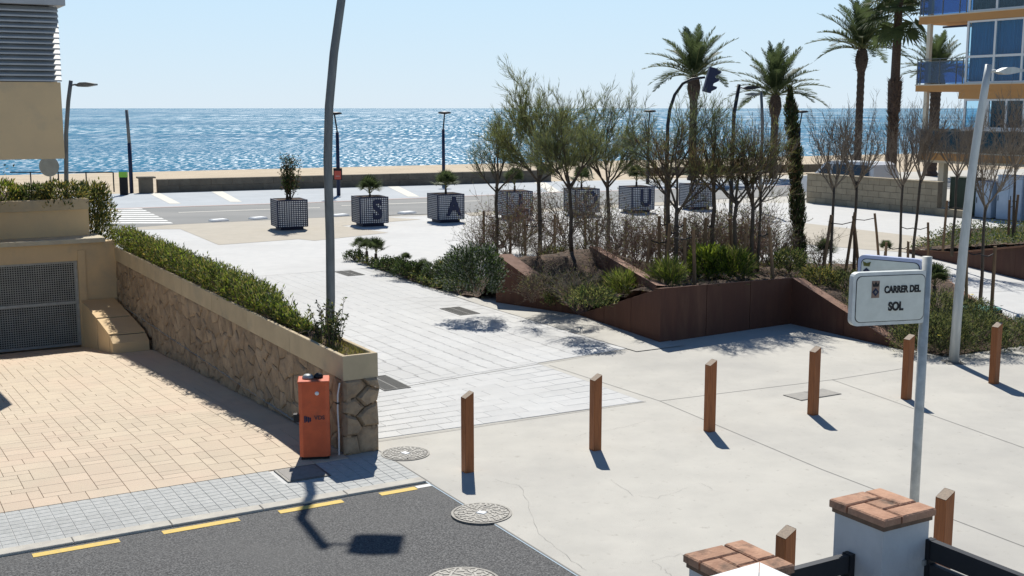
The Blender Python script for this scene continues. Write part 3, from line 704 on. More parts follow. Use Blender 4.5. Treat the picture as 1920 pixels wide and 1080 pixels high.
for k, (x, dv, r_, h_, ms, lb) in enumerate([
    (4.5, .95, .5, .55, ['lf_yellow', 'lf_mid', 'lf_dark', 'lf_olive'], 'yellow flowering shrub at the right corner of the garage roof planter'),
    (3.9, 1.1, .42, .5, ['lf_dark', 'lf_mid', 'lf_olive'], 'dark green rounded shrub second from the right on the garage roof'),
    (3.2, 1.2, .55, .62, ['lf_bright', 'lf_mid', 'lf_yellow'], 'bright yellow green clipped shrub below the round sign on the garage roof'),
    (2.5, 1.1, .5, .65, ['lf_dark', 'lf_silver', 'lf_mid'], 'silver leaved shrub at the left end of the garage roof planter')]):
    shrub('roof_shrub', lb, UV(x, GV + dv, 2.16), r_, h_, 1500, [M[q] for q in ms], 20 + k, .09, .035, group=gl)
shrub('corner_bush', 'tall leafy bush beside the garage roof corner at the start of the hedge', UV(5.25, 28.9, 1.2), .42, 1.45, 4200, [M['lf_yellow'], M['lf_mid'], M['lf_dark'], M['lf_olive']], 31, .10, .032, 'bush')
for k in range(9):
    pass
ag = []; ad = []
rs2 = np.random.RandomState(9)
for k in range(16):
    cu_ = 1.8 + k * .19; q = UV(cu_, GV + .95, 2.18)
    for j in range(14): ag.append(q + Vector((0, 0, 0))); ad.append((rs2.normal(0, .6), rs2.normal(0, .6), .9))
o = leaves('spiky_ground_cover', ag, ad, rs2.uniform(.18, .4, len(ag)), .035, [M['lf_silver'], M['lf_olive'], M['lf_yellow']]); tag(o, 'low spiky strap leaved plants along the front of the garage roof planter', 'ground cover', kind='stuff')
tr_ = thing('roof_tree', 'dark slim tree trunk with sparse leaves under the overhang at the left edge', 'tree', UV(1.95, GV + 1.6, 2.1))
MB().tube([(0, 0, 0), (.02, 0, .6), (-.02, 0, 1.6)], [.06, .055, .05], 8).obj('trunk', M['bark'], tr_)
cc = rs2.normal(0, 1, (420, 3)) * [.45, .3, .28] + [.55, 0, .95]
leaves('crown', cc, rs2.normal(0, 1, (420, 3)), .09, .04, [M['lf_silver'], M['lf_dark'], M['lf_yellow']], tr_)

# ------------------------------------------------------------------ bollards
bt = M['bollard']; h_ = .06
bproto = thing('timber_bollard', 'x', 'bollard', (0, 0, 0), R(30), 'timber bollards along the edge of the plaza')
bm_ = MB(); q = [(-h_, -h_), (h_, -h_), (h_, h_), (-h_, h_)]
c_ = .006
bm_.add([(-h_ + c_, -h_, 0), (h_ - c_, -h_, 0), (h_, -h_ + c_, 0), (h_, h_ - c_, 0), (h_ - c_, h_, 0), (-h_ + c_, h_, 0), (-h_, h_ - c_, 0), (-h_, -h_ + c_, 0)] +
        [(x, y, .965 + (x / h_) * .035) for x, y in ((-h_ + c_, -h_), (h_ - c_, -h_), (h_, -h_ + c_), (h_, h_ - c_), (h_ - c_, h_), (-h_ + c_, h_), (-h_, h_ - c_), (-h_, -h_ + c_))],
        [tuple(range(8))[::-1]] + [(i, (i + 1) % 8, (i + 1) % 8 + 8, i + 8) for i in range(8)])
bm_.obj('post', bt, bproto)
MB().add([(-h_ + .003, -h_ + .003, .934), (h_ - .003, -h_ + .003, .999), (h_ - .003, h_ - .003, .999), (-h_ + .003, h_ - .003, .934)], [(0, 1, 2, 3)]).obj('end_grain', M['bollard_top'], bproto)
pos = [(g(877, 884), 'reddish timber bollard nearest the orange cabinet, leftmost of the row on the plaza'), (g(1116, 843), 'timber bollard second from the left in the row, at the corner of the pale paving'),
       (g(1330, 808), 'timber bollard third from the left, standing before the round tree shadow'), (g(1524, 777), 'timber bollard fourth from the left, beside the square metal cover'),
       (g(1699, 748), 'timber bollard just left of the street sign post'), (g(1863, 719), 'timber bollard beside the foot of the leaning pale lamp post'),
       (UV(8.46, 6.85), 'timber bollard right behind the taller white gate pillar'), (UV(6.55, 6.85), 'timber bollard between the two white gate pillars')]
for i, (p, lb) in enumerate(pos):
    if i == 0: bproto.location = p; bproto['label'] = lb
    else: copytree(bproto, p, None, lb)

# ------------------------------------------------------------------ covers and grates
def cover(label, c, r, kind):
    t = thing('manhole_cover', label, 'manhole cover', (c.x, c.y, .006), rnd.uniform(0, 3), 'round iron covers on the ground')
    mb = MB(); mb.lathe([(r * 1.08, -.02), (r * 1.08, .004), (r * 1.0, .004), (r * .99, -.004), (r * .965, -.004), (r * .96, .004), (0.0001, .004)], 48); mb.obj('cover_plate', M['iron'], t)
    st = MB(); rr = random.Random(kind)
    for rad, n, l in ((.88, 26, .07), (.74, 18, .09), (.58, 14, .09), (.43, 10, .08), (.28, 7, .07)):
        for k in range(n):
            a = 6.283 * k / n + rr.uniform(-.06, .06); Mx = Matrix.Rotation(a, 4, 'Z') @ Matrix.Translation((rad * r, 0, .004)) @ Matrix.Rotation(rr.choice((0, .7, -.7, 1.57)), 4, 'Z')
            st.box(-.012, .012, -l * r / .4 / 2, l * r / .4 / 2, 0, .005, M=Mx)
    st.obj('raised_pattern', mat('worn_iron', (.215, .21, .195), None, .55, metal=.3), t)
    MB().cbox(-.05, .05, -.04, .04, .003, .012, .004).obj('pick_plate', M['white'], t)
cover('round iron manhole cover on the concrete beside the foot of the stone pillar', g(760, 851), .29, 1)
cover('round iron manhole cover straddling the edge of the asphalt and the plaza', g(903, 963), .31, 2)
cover('round iron manhole cover cut off by the bottom edge of the photo on the asphalt', g(868, 1092), .33, 3)
def gratef(label, c, a, b_, n):
    t = thing('drain_grate', label, 'drain grate', (c.x, c.y, .012), R(30), 'drain grates in the pale paving')
    MB().box(-a / 2, a / 2, -b_ / 2, b_ / 2, -.01, .001).obj('drain_pit', M['dark'], t)
    fr = MB(); e = .02
    fr.box(-a / 2 - e, a / 2 + e, -b_ / 2 - e, -b_ / 2, -.01, .006); fr.box(-a / 2 - e, a / 2 + e, b_ / 2, b_ / 2 + e, -.01, .006)
    fr.box(-a / 2 - e, -a / 2, -b_ / 2, b_ / 2, -.01, .006); fr.box(a / 2, a / 2 + e, -b_ / 2, b_ / 2, -.01, .006); fr.box(-.012, .012, -b_ / 2, b_ / 2, -.01, .006)
    fr.obj('frame', M['grate'], t)
    br = MB(); k = 0
    while k * .04 < b_ - .03: br.box(-a / 2, a / 2, -b_ / 2 + .012 + k * .04, -b_ / 2 + .028 + k * .04, -.005, .005); k += 1
    tag(br.obj('bars', M['grate'], t), kind='stuff')
gratef('dark drain grate nearest the stone pillar, half hidden by it', g(722, 719), .42, .95, 20)
gratef('dark drain grate in the middle of the pale paving before the rusty planter', g(862, 584), .45, .95, 20)
gratef('dark drain grate farthest away beside the low plant bed', g(655, 513), .45, .95, 20)
t = thing('square_cover', 'square grey cover set in the concrete behind the fourth bollard', 'cover', UV(12.92, 13.05, .006), R(30)); MB().cbox(-.42, .42, -.2, .2, -.01, .004, .002).obj('cover_plate', M['iron'], t); 
for k in (-1, 1): MB().box(k * .21 - .205, k * .21 + .205, -.19, .19, .003, .007).obj('panel', mat('square_cover_grey', (.33, .315, .28), (.27, .26, .24), .8, scale=12), t)
t = thing('utility_cover', 'square grey metal cover in the pavement at the foot of the orange cabinet', 'cover', UV(4.68, 13.22, .006), R(30)); MB().cbox(-.27, .27, -.26, .26, -.02, .008, .003).obj('frame', M['iron'], t); MB().box(-.235, .235, -.225, .225, .0, .011).obj('plate', mat('utility_plate', (.27, .255, .235), (.22, .21, .19), .7, scale=15), t)

# ------------------------------------------------------------------ foreground pillars, fence, coping
def pillar(label, u, v, z, w_):
    t = thing('gate_pillar', label, 'pillar', UV(u, v), R(30)); h = w_ / 2
    b_ = MB(); b_.box(-h, h, -h, h, 0, z - .055); o = b_.obj('rendered_shaft', M['whitewall'], t)
    e = h + .03
    MB().box(-h - .012, h + .012, -h - .012, h + .012, z - .075, z - .012).obj('mortar_bed', M['brickbed'], t)
    W = 2 * e; a = .33 * W
    # pinwheel of tiles
    rects = [(-e, -e + 2 * a, e - a, e), (e - a, e, e - 2 * a, e), (e - 2 * a, e, -e, -e + a), (-e, -e + a, -e, -e + 2 * a), (-e + a, e - a, -e + a, e - a)]
    for (x0, x1, y0, y1) in rects:
        j = .006; MB().cbox(x0 + j, x1 - j, y0 + j, y1 - j, z - .045 + rnd.uniform(-.003, .003), z + rnd.uniform(-.003, .004), .008).obj('tile', M['brick'], t)
    return t
pillar('taller white rendered gate pillar with terracotta tile cap right of centre bottom', 5.12, 4.58, 2.14, .37)
pillar('lower white gate pillar with weathered tile cap at the bottom edge', 4.07, 4.61, 2.0, .37)
f1 = thing('fence_panel', 'dark grey slatted fence panel between the two white gate pillars', 'fence', UV(4.27, 4.62), R(30))
s1 = MB().box(0, .66, -.022, .022, 0, .105).mesh('slat', M['anthracite'])
for k in range(7): link('slat', s1, f1, (0, 0, 1.86 - .105 - k * .13))
MB().box(.62, .66, -.03, .03, 0.9, 1.865).obj('bracket', M['blackmetal'], f1)
f2 = thing('fence_panel', 'dark grey slatted fence running from the taller pillar to the right edge', 'fence', UV(5.31, 4.40), R(30))
s2 = MB().box(-.022, .022, -2.2, 0, 0, .115).mesh('slat', M['anthracite'])
for k in range(7): link('slat', s2, f2, (0, 0, 1.95 - .115 - k * .14))
MB().box(-.028, .028, -.035, .004, .9, 1.952).obj('end_post', M['blackmetal'], f2)
MB().box(-.05, -.02, -.02, 0, 1.80, 1.83).obj('bolt', M['galv'], f2)
# white coping corner just under the camera
ap = g(1424, 1054, 2.9); pl_, pr_ = g(1329, 1081, 2.9), g(1483, 1081, 2.9)
wc = thing('white_parapet', 'white painted parapet corner cut off by the bottom edge of the photo', 'parapet', (ap.x, ap.y, 0))
dl = (pl_ - ap).normalized(); dr2 = (pr_ - ap).normalized(); mid = (dl + dr2).normalized() * .5
for d in (dl, dr2):
    e = d * 1.2; pts = [Vector((0, 0, 0)), e, e + mid, mid]
    if (e.x * mid.y - e.y * mid.x) < 0: pts = pts[::-1]
    MB().prism([(q.x * .995 + (d.x) * .002, q.y * .995 + d.y * .002) for q in pts], 2.84, 2.9).obj('coping', M['white'], wc)
    q = [p * .96 + Vector((mid.x * .05, mid.y * .05, 0)) for p in pts]; MB().prism([(p.x, p.y) for p in q], 0, 2.838).obj('wall', M['whitewall'], wc)

# ------------------------------------------------------------------ street name sign
SY = 9.5
sp = thing('street_sign', 'white two sided street name sign reading CARRER DEL SOL on a grey post', 'street sign', (xat(1727, 700, SY), SY, 0))
ztop = zat(481, SY); zb = zat(606, SY); zt = zat(503, SY)
MB().tube([(0, 0, 0), (0, 0, ztop)], .039, 20).obj('post', M['signpole'], sp, True)
def panel(name, ang, w_, z0, z1, face, off, mrim):
    # rounded box hanging left of the post; local x to the left along ang
    hh = z1 - z0; r_ = .05
    pts = []
    for cx, cz, a0 in ((w_ - r_, hh - r_, 0), (r_, hh - r_, 90), (r_, r_, 180), (w_ - r_, r_, 270)):
        for k in range(5): a = R(a0 + k * 22.5); pts.append((cx + r_ * math.cos(a), cz + r_ * math.sin(a)))
    e = bpy.data.objects.new(name, MB().prism([(p[0] * .0 + p[0], p[1]) for p in pts], -.03, .03, axis='y').mesh(name, mrim)); C.objects.link(e); e.parent = sp
    e.location = (0, off, z0); e.rotation_euler.z = ang
    def rr_(inset, y0, y1, m, nm):
        P = [(w_ / 2 + (p[0] - w_ / 2) * (1 - 2 * inset / w_), hh / 2 + (p[1] - hh / 2) * (1 - 2 * inset / hh)) for p in pts]
        MB().prism(P, y0, y1, axis='y').obj(nm, m, e)
    sgn = face
    rr_(.028, min(0, sgn * .033), max(0, sgn * .033), M['black'], 'border'); rr_(.033, min(0, sgn * .0345), max(0, sgn * .0345), M['signwhite'], 'face_plate')
    return e, w_, hh
ang1 = math.pi + R(14)     # towards the left, coming slightly nearer
W1 = .68
e, w_, hh = panel('sign_panel', ang1, W1, zb + .008, zt - .012, 1, 0, M['signedge'])
# the panel's local +y faces the camera after the half turn
def ptext(s, size, x, z, sx=.85, bold=.004):
    text('lettering', s, size, M['black'], e, (x, .0365, z), (R(90), 0, R(180)), bold, sx)
ptext('CARRER DEL', .078, .235, hh * .66, .74, .0035); ptext('SOL', .095, .29, hh * .34, .80, .0045)
cr_ = MB().box(.445, .515, .034, .0365, hh * .52, hh * .84).obj('crest', M['crest'], e)
MB().prism([(.48, hh * .55), (.51, hh * .63), (.48, hh * .71), (.45, hh * .63)], .036, .039, axis='y').obj('crest_shield', M['navy'], cr_)
MB().prism([(.48, hh * .60), (.492, hh * .63), (.48, hh * .66), (.468, hh * .63)], .038, .041, axis='y').obj('crest_centre', M['iron'], cr_)
MB().prism([(.455, hh * .73), (.505, hh * .73), (.512, hh * .82), (.496, hh * .77), (.48, hh * .83), (.464, hh * .77), (.448, hh * .82)], .036, .039, axis='y').obj('crest_crown', M['black'], cr_)
ang2 = math.pi - R(40)
e2, w2, hh2 = panel('sign_panel', ang2, .56, zb + .085, zt + .065, 1, .05, M['signblue'])
tag(e2, 'rear street name panel seen behind the front one')
MB().prism([(.48, hh2 * .64), (.51, hh2 * .70), (.48, hh2 * .76), (.45, hh2 * .70)], .036, .039, axis='y').obj('crest_shield', M['navy'], e2)
MB().prism([(.455, hh2 * .79), (.505, hh2 * .79), (.515, hh2 * .88), (.48, hh2 * .85), (.445, hh2 * .88)], .036, .039, axis='y').obj('crest_crown', M['lf_olive'], e2)

# ------------------------------------------------------------------ lamps and poles
def lamp(label, base, path, r0, r1, armdir, arm, hl, hw, m, name='street_lamp'):
    """path: list of (dx, z) ; armdir +1 right, -1 left"""
    t = thing(name, label, 'street lamp', base)
    P = [(dx, 0, z) for dx, z in path]
    MB().tube(P, [r0 + (r1 - r0) * i / (len(P) - 1) for i in range(len(P))], 18).obj('pole', m, t, True)
    tx, tz = path[-1]; z = tz - .12
    MB().tube([(tx, 0, z), (tx + armdir * arm, 0, z + .02)], .022, 8).obj('arm', m, t)
    x0 = tx + armdir * arm; s = armdir
    hd = MB(); pts = [(0, -.02), (.1, -.06), (hl * .5, -.065), (hl, -.02), (hl, .02), (hl * .6, .055), (.15, .05)]
    pts = [(x0 + s * a, z + .02 + b_) for a, b_ in pts]
    if s > 0: pts = pts[::-1]
    hd.prism(pts, -hw / 2, hw / 2, axis='y'); hd.obj('lamp_head', m, t)
    MB().cbox(-.16, .16, -.16, .16, -.02, .015, .005).obj('base_plate', M['iron'], t)
    return t
d_ = 18.2
px = [(620, 640), (620, 560), (619, 450), (614.5, 300), (617, 200), (626, 100), (640, 0)]
bx = xat(620, 700, d_)
path = [(0, 0), (0, 1.)] + [(xat(x, y, d_) - bx, zat(y, d_)) for x, y in px[1:]] + [(.27, 6.9), (.62, 7.9)]
lamp('tall curved grey street lamp post rising behind the near end of the hedge', (bx, d_, 0), path, .072, .062, 1, .24, .55, .5, M['polegrey'])
d_ = 20.1; bx = xat(1788, 680, d_)
path = [(xat(x, y, d_) - bx, zat(y, d_)) for x, y in [(1788, 680), (1797, 560), (1808, 450), (1820, 340), (1836, 230), (1846, 170), (1854, 121)]]
lamp('pale grey leaning lamp post at the right end of the plant bed', (bx, d_, 0), path, .086, .058, 1, .12, .42, .26, M['polepale'])
d_ = 31; bx = xat(123, 330, d_)
path = [(0, 0), (0, 2.3)] + [(xat(x, y, d_) - bx, zat(y, d_)) for x, y in [(124, 250), (128, 190), (133, 151)]]
lamp('grey lamp post with flat head beside the left building above the hedge', (bx, d_, 0), path, .06, .05, 1, .12, .52, .3, M['polegrey'])
d_ = 37; bx = xat(1372, 330, d_)
path = [(0, 0), (0, 2.2)] + [(xat(x, y, d_) - bx, zat(y, d_)) for x, y in [(1376, 215), (1386, 158)]]
lamp('dark lamp post with head pointing right between two palms', (bx, d_, 0), path, .065, .055, 1, .1, .52, .3, M['blackmetal'])
d_ = 50; bx = xat(1428, 330, d_)
path = [(0, 0), (-.05, 1.4)] + [(xat(x, y, d_) - bx, zat(y, d_)) for x, y in [(1430, 230), (1427, 172)]]
lamp('slim grey lamp post with head pointing left beside the middle palm', (bx, d_, 0), path, .07, .06, -1, .15, .5, .3, M['polegrey'])
def disclamp(label, x, ytop, ybase, lean, extra=None):
    b_ = g(x, ybase); D = b_.y; zt = zat(ytop, D); t = thing('disc_lamp', label, 'street lamp', b_, 0, 'disc topped promenade lamps')
    zn = zt - .95
    MB().tube([(0, 0, 0), (0, 0, zn)], [.10, .085], 12).obj('pole', M['navy'], t, True)
    MB().tube([(0, 0, zn), (lean, 0, zt - .08)], .04, 8).obj('neck', M['blackmetal'], t)
    mb = MB(); mb.lathe([(0.001, .08), (.28, .07), (.38, .02), (.36, -.03), (.1, -.07), (.001, -.07)], 24); mb.obj('lamp_disc', M['blackmetal'], t, True, (lean, 0, zt - .02)); return t
t_ = disclamp('disc topped promenade lamp carrying a red sign behind the tall lamp pole', 635, 212, 367, -.12)
mb = MB(); D = t_.location.y
t2 = thing('info_sign', 'small black and red sign board fixed on the promenade lamp pole', 'sign', (t_.location.x, D - .14, 0)); s_ = D / 2200
MB().box(-.22, .22, -.03, .03, zat(337, D), zat(315, D)).obj('board', M['black'], t2)
MB().box(-.17, .17, -.036, -.029, zat(336, D), zat(320, D)).obj('red_face', M['red'], t2)
MB().box(-.10, .10, -.039, -.035, zat(331, D), zat(329, D)).obj('text_bar', mat('faded_pink', (.5, .25, .22), None, .7), t2)
disclamp('disc topped promenade lamp behind the planter lettered A', 832, 211, 347, .08)
disclamp('disc topped promenade lamp between the tamarisk trees', 1214, 208, 345, .06)
disclamp('disc topped promenade lamp just right of the slim cypress', 1495, 209, 345, .12)
b_ = g(247, 362); pp = thing('plain_post', 'plain dark post at the end of the sea wall on the left', 'post', b_)
MB().tube([(0, 0, 0), (0, 0, 2.6)], .10, 10).obj('lower_post', M['navy'], pp, True); MB().tube([(0, 0, 2.6), (-.06, 0, zat(206, b_.y))], [.085, .08], 10).obj('upper_post', M['polegrey'], pp, True)
b_ = g(233, 366); s_ = b_.y / 2200
pp = thing('totem_post', 'short dark totem with lime green and blue top by the promenade', 'totem', b_)
MB().box(-.18, .18, -.12, .12, 0, .92).obj('body', M['dark'], pp); MB().box(-.19, .19, -.13, .13, .92, 1.2).obj('green_band', M['limegreen'], pp); MB().box(-.19, .19, -.13, .13, 1.2, 1.29).obj('blue_cap', M['cyan'], pp)
b_ = g(92, 382, 0); D = 36.
pp = thing('round_sign', 'back of a round grey traffic sign below the overhang', 'traffic sign', (xat(92, 311, D), D, 0))
mb = MB(); mb.lathe([(.001, .012), (.30, .012), (.31, 0), (.30, -.012), (.001, -.012)], 32); o = mb.obj('disc', mat('sign_back', (.23, .27, .27), (.19, .22, .22), .6, scale=5), pp, False, (0, 0, zat(312, D))); o.rotation_euler.x = R(90)
MB().tube([(0, .05, 0), (0, .05, zat(296, D))], .03, 8).obj('pole', M['galv'], pp); MB().box(-.2, .2, .014, .04, zat(306, D) - .02, zat(306, D) + .02).obj('bracket', M['galv'], pp)
# wire fence at the beach edge
wf = thing('wire_fence', 'thin post and wire fence at the beach edge on the left', 'fence', g(213, 360))
D = g(213, 360).y
for x in (213, 162, 110, 58): MB().tube([(xat(x, 340, D) - wf.location.x, 0, 0), (xat(x, 340, D) - wf.location.x, 0, zat(323, D))], .035, 6).obj('fence_post', M['blackmetal'], wf)
for z in (zat(323, D), ): MB().tube([(xat(20, 340, D) - wf.location.x, 0, z), (0, 0, z)], .03, 5).obj('rail', M['blackmetal'], wf)

# traffic light
D = 45.; bx = xat(1250, 330, D)
tl_ = thing('traffic_light', 'traffic light hanging from a curved mast arm above the trees', 'traffic light', (bx, D, 0))
P = [(0, 0, 0), (0, 0, 2.5)] + [(xat(x, y, D) - bx, 0, zat(y, D)) for x, y in [(1252, 235), (1256, 205), (1265, 178), (1280, 157), (1297, 148), (1322, 145)]]
MB().tube(P, [.085, .08, .07, .065, .06, .055, .05, .045], 10).obj('mast', M['blackmetal'], tl_, True)
hd = bpy.data.objects.new('signal_head', MB().box(-.15, .15, -.13, .13, -.47, .47).mesh('signal_head', M['navy'])); C.objects.link(hd); hd.parent = tl_
hd.location = (xat(1331, 150, D) - bx, 0, zat(150, D)); hd.rotation_euler = (0, R(15), R(4))
for k in (-1, 0, 1):
    MB().add([(.15, -.11, k * .3 - .1), (.15, .11, k * .3 - .1), (.15, .11, k * .3 + .12), (.15, -.11, k * .3 + .12), (.32, -.09, k * .3 + .04), (.32, .09, k * .3 + .04), (.32, .09, k * .3 + .12), (.32, -.09, k * .3 + .12)],
             [(0, 1, 2, 3), (4, 7, 6, 5), (3, 2, 6, 7), (0, 3, 7, 4), (1, 5, 6, 2), (0, 4, 5, 1)]).obj('visor', M['navy'], hd)

# ------------------------------------------------------------------ sea walls
def wallrun(name, label, pts, h, th, m, blockl, cap=None, course=2):
    a, b_ = pts; d = b_ - a; t = thing(name, label, 'wall', a, math.atan2(d.y, d.x)); Lg = d.length; n = max(1, round(Lg / blockl))
    MB().box(0, Lg, .03, th - .03, 0, h - .02).obj('core', M['mortar'], t)
    bl = Lg / n; hc = h / course
    me = MB().cbox(.008, bl - .008, 0, th, .006, hc - .006, .008).mesh('block', m)
    me2 = MB().cbox(.008, bl / 2 - .008, 0, th, .006, hc - .006, .008).mesh('block', m)
    for r_ in range(course):
        if r_ % 2 == 0:
            for k in range(n): link('block', me, t, (k * bl, 0, r_ * hc))
        else:
            link('block', me2, t, (0, 0, r_ * hc)); link('block', me2, t, (Lg - bl / 2, 0, r_ * hc))
            for k in range(n - 1): link('block', me, t, (bl / 2 + k * bl, 0, r_ * hc))
    if cap: MB().cbox(-.03, Lg + .03, -.05, th + .05, h, h + cap, .01).obj('capstone', m, t)
    return t
sw = wallrun('sea_wall', 'long low dark stone wall along the beach on the left', (g(296, 361.5), g(1012, 341)), .70, .5, M['seawall'], 1.1)
pe = thing('wall_pier', 'square stone pier with overhanging capstone at the left end of the sea wall', 'pier', g(262, 363), R(23.6))
MB().cbox(.02, .70, 0, .6, 0, .78, .01).obj('pier_block', M['seawall'], pe); MB().cbox(-.08, .84, -.06, .66, .78, .86, .01).obj('capstone', M['seawall'], pe)
pe2 = thing('wall_pier', 'taller dark pier ending the left sea wall at the beach gap', 'pier', g(1014, 341), R(23.6)); MB().cbox(0, .7, 0, .6, 0, 1.05, .01).obj('pier_block', M['seawall'], pe2)
wallrun('sea_wall', 'low brown stone wall along the beach behind the trees on the right', (g(1186, 331), g(1560, 322)), .55, .5, M['seawall'], 1.3)
# sandstone garden wall
A_, B_ = UV(39.7, 41.0), UV(39.7, 33.4)
wallrun('sandstone_wall', 'square coursed sandstone wall in front of the white van', (A_, B_), 1.34, .3, M['sandstone'], .62, .05, 5)
wallrun('low_kerb_wall', 'low stone kerb wall in front of the dark green bin', (UV(39.5, 33.3), UV(39.4, 31.8)), .32, .25, M['sandstone'], .5, None, 1)

# ------------------------------------------------------------------ cabinets, bin
def cabinet(name, label, u, v0, v1, h, m, cat, two=False):
    t = thing(name, label, cat, UV(u, v1), R(-60)); wd = v1 - v0   # local x runs towards -v, local y towards +u
    MB().cbox(0, wd, 0, .5, .06, h, .02).obj('body', m, t); MB().box(.02, wd - .02, .02, .48, 0, .06).obj('plinth', M['iron'], t)
    MB().cbox(-.02, wd + .02, -.03, .53, h, h + .05, .01).obj('roof', m, t)
    nd = 2 if two else 1
    for k in range(nd):
        d = MB().box(wd / nd * k + .03, wd / nd * (k + 1) - .03, -.018, .001, .12, h - .08).obj('door', m, t)
        MB().box(wd / nd * k + .06, wd / nd * k + .085, -.035, -.017, h * .5 - .1, h * .5 + .12).obj('handle', M['black'], d)
    return t
cabinet('service_cabinet', 'short pale blue electrical cabinet next to the dark green bin', 40.0, 31.0, 31.75, 1.45, M['cabblue'], 'cabinet')
cabinet('service_cabinet', 'taller blue double door electrical cabinet behind the leaning lamp post', 40.0, 29.6, 30.75, 1.75, M['cabblue'], 'cabinet', True)
cabinet('service_cabinet', 'wide grey green metal cabinet behind the bare trees on the right', 40.0, 26.1, 28.6, 1.72, M['cabgreen'], 'cabinet', True)
cabinet('site_container', 'pale blue container at the right edge of the photo', 39.6, 22.5, 25.8, 2.05, M['cablight'], 'container', True)
cabinet('waste_bin', 'dark green waste container beside the end of the sandstone wall', 40.2, 31.9, 33.2, 1.55, M['bin'], 'waste bin')

# ------------------------------------------------------------------ white van behind the wall
van = thing('white_van', 'white minivan with dark windows parked behind the sandstone wall', 'van', UV(43.1, 41.6) + Vector((-2.35, .5, 0)), R(-58))
prof = [(0, .35), (0, .9), (.25, 1.1), (.95, 1.22), (1.45, 1.78), (1.75, 1.90), (4.2, 1.92), (4.5, 1.8), (4.65, 1.1), (4.65, .4)]
body = MB(); n = len(prof)
L_, R_ = [], []
for (x, z) in prof:
    ins = 0 if z < 1.15 else (z - 1.15) * .22
    L_.append((x, ins, z)); R_.append((x, 1.8 - ins, z))
body.add(L_ + R_, [tuple(range(n)), tuple(range(n, 2 * n))[::-1]] + [(i, i + n, (i + 1) % n + n, (i + 1) % n) for i in range(n)])
body.obj('car_body', M['carwhite'], van)
def sidew(pts, nm):
    mb = MB(); mb.add([(x, (0 if z < 1.15 else (z - 1.15) * .22) - .012, z) for x, z in pts], [tuple(range(len(pts)))]); mb.obj(nm, M['carglass'], van)
sidew([(1.15, 1.24), (1.95, 1.24), (1.95, 1.76), (1.6, 1.74)], 'side_window'); sidew([(2.07, 1.24), (3.15, 1.24), (3.15, 1.78), (2.07, 1.76)], 'side_window'); sidew([(3.27, 1.24), (4.35, 1.24), (4.22, 1.78), (3.27, 1.78)], 'side_window')
MB().add([(.98, .12, 1.27), (1.43, .22, 1.76), (1.43, 1.58, 1.76), (.98, 1.68, 1.27)], [(0, 1, 2, 3)]).obj('windscreen', M['carglass'], van, loc=(-.02, 0, .015))
for x in (.85, 3.75):
    for y in (.0, 1.62):
        wm = MB(); wm.lathe([(.001, -.1), (.30, -.1), (.33, -.06), (.33, .06), (.30, .1), (.001, .1)], 20); o = wm.obj('wheel', M['tyre'], van, False, (x, y + .09, .33)); o.rotation_euler.x = R(90)
for y in (.15, 1.45): MB().box(-.02, .05, y, y + .28, .78, .92).obj('headlight', M['white'], van)
MB().box(1.2, 1.36, -.2, -.02, 1.2, 1.34).obj('wing_mirror', M['carwhite'], van)

# ------------------------------------------------------------------ apartment building on the right
BD = thing('apartment_building', 'apartment block with ochre slab edges, white frames and blue glass balconies at the right edge', 'building', UV(42.5, 37.3), R(-60))
# local x = -v (towards the right and nearer), local y = +u (away)
def bx_(nm, m, x0, x1, y0, y1, z0, z1, par=None): return MB().box(x0, x1, y0, y1, z0, z1).obj(nm, m, par or BD)
for z0, z1, xa in ((2.12, 2.44, .35), (5.14, 5.40, 0), (8.10, 8.40, 0), (11.1, 11.4, 0)):
    bx_('floor_slab', M['ochre'], xa, 22, 0, 9, z0, z1)
    bx_('slab_edge_trim', M['cream'], xa - .02, 22, -.03, 9, z1, z1 + .05)
bx_('beam', M['ochre'], 2.35, 22, .02, 8.9, 4.80, 5.138)
bx_('soffit', M['cream'], .3, 22, .1, 8.9, 2.0, 2.12)
for z0, z1 in ((2.5, 5.14), (5.45, 8.10), (8.45, 11.1)):
    bx_('column', M['cream'], .38, .56, .12, .30, z0, z1); bx_('column', M['cream'], .38, .56, 8.0, 8.2, z0, z1)
bx_('column', M['cream'], 1.0, 1.3, .6, .9, 0, 2.0); bx_('column', M['cream'], 1.0, 1.3, 7.6, 7.9, 0, 2.0)
bx_('column', M['cream'], 6.5, 6.8, 3, 3.3, 0, 2.0)
bx_('ground_floor_wall', mat('brown_wall', (.2, .14, .1), None, .9), 9, 22, 5, 8.8, 0, 2.0)
XW = 2.62
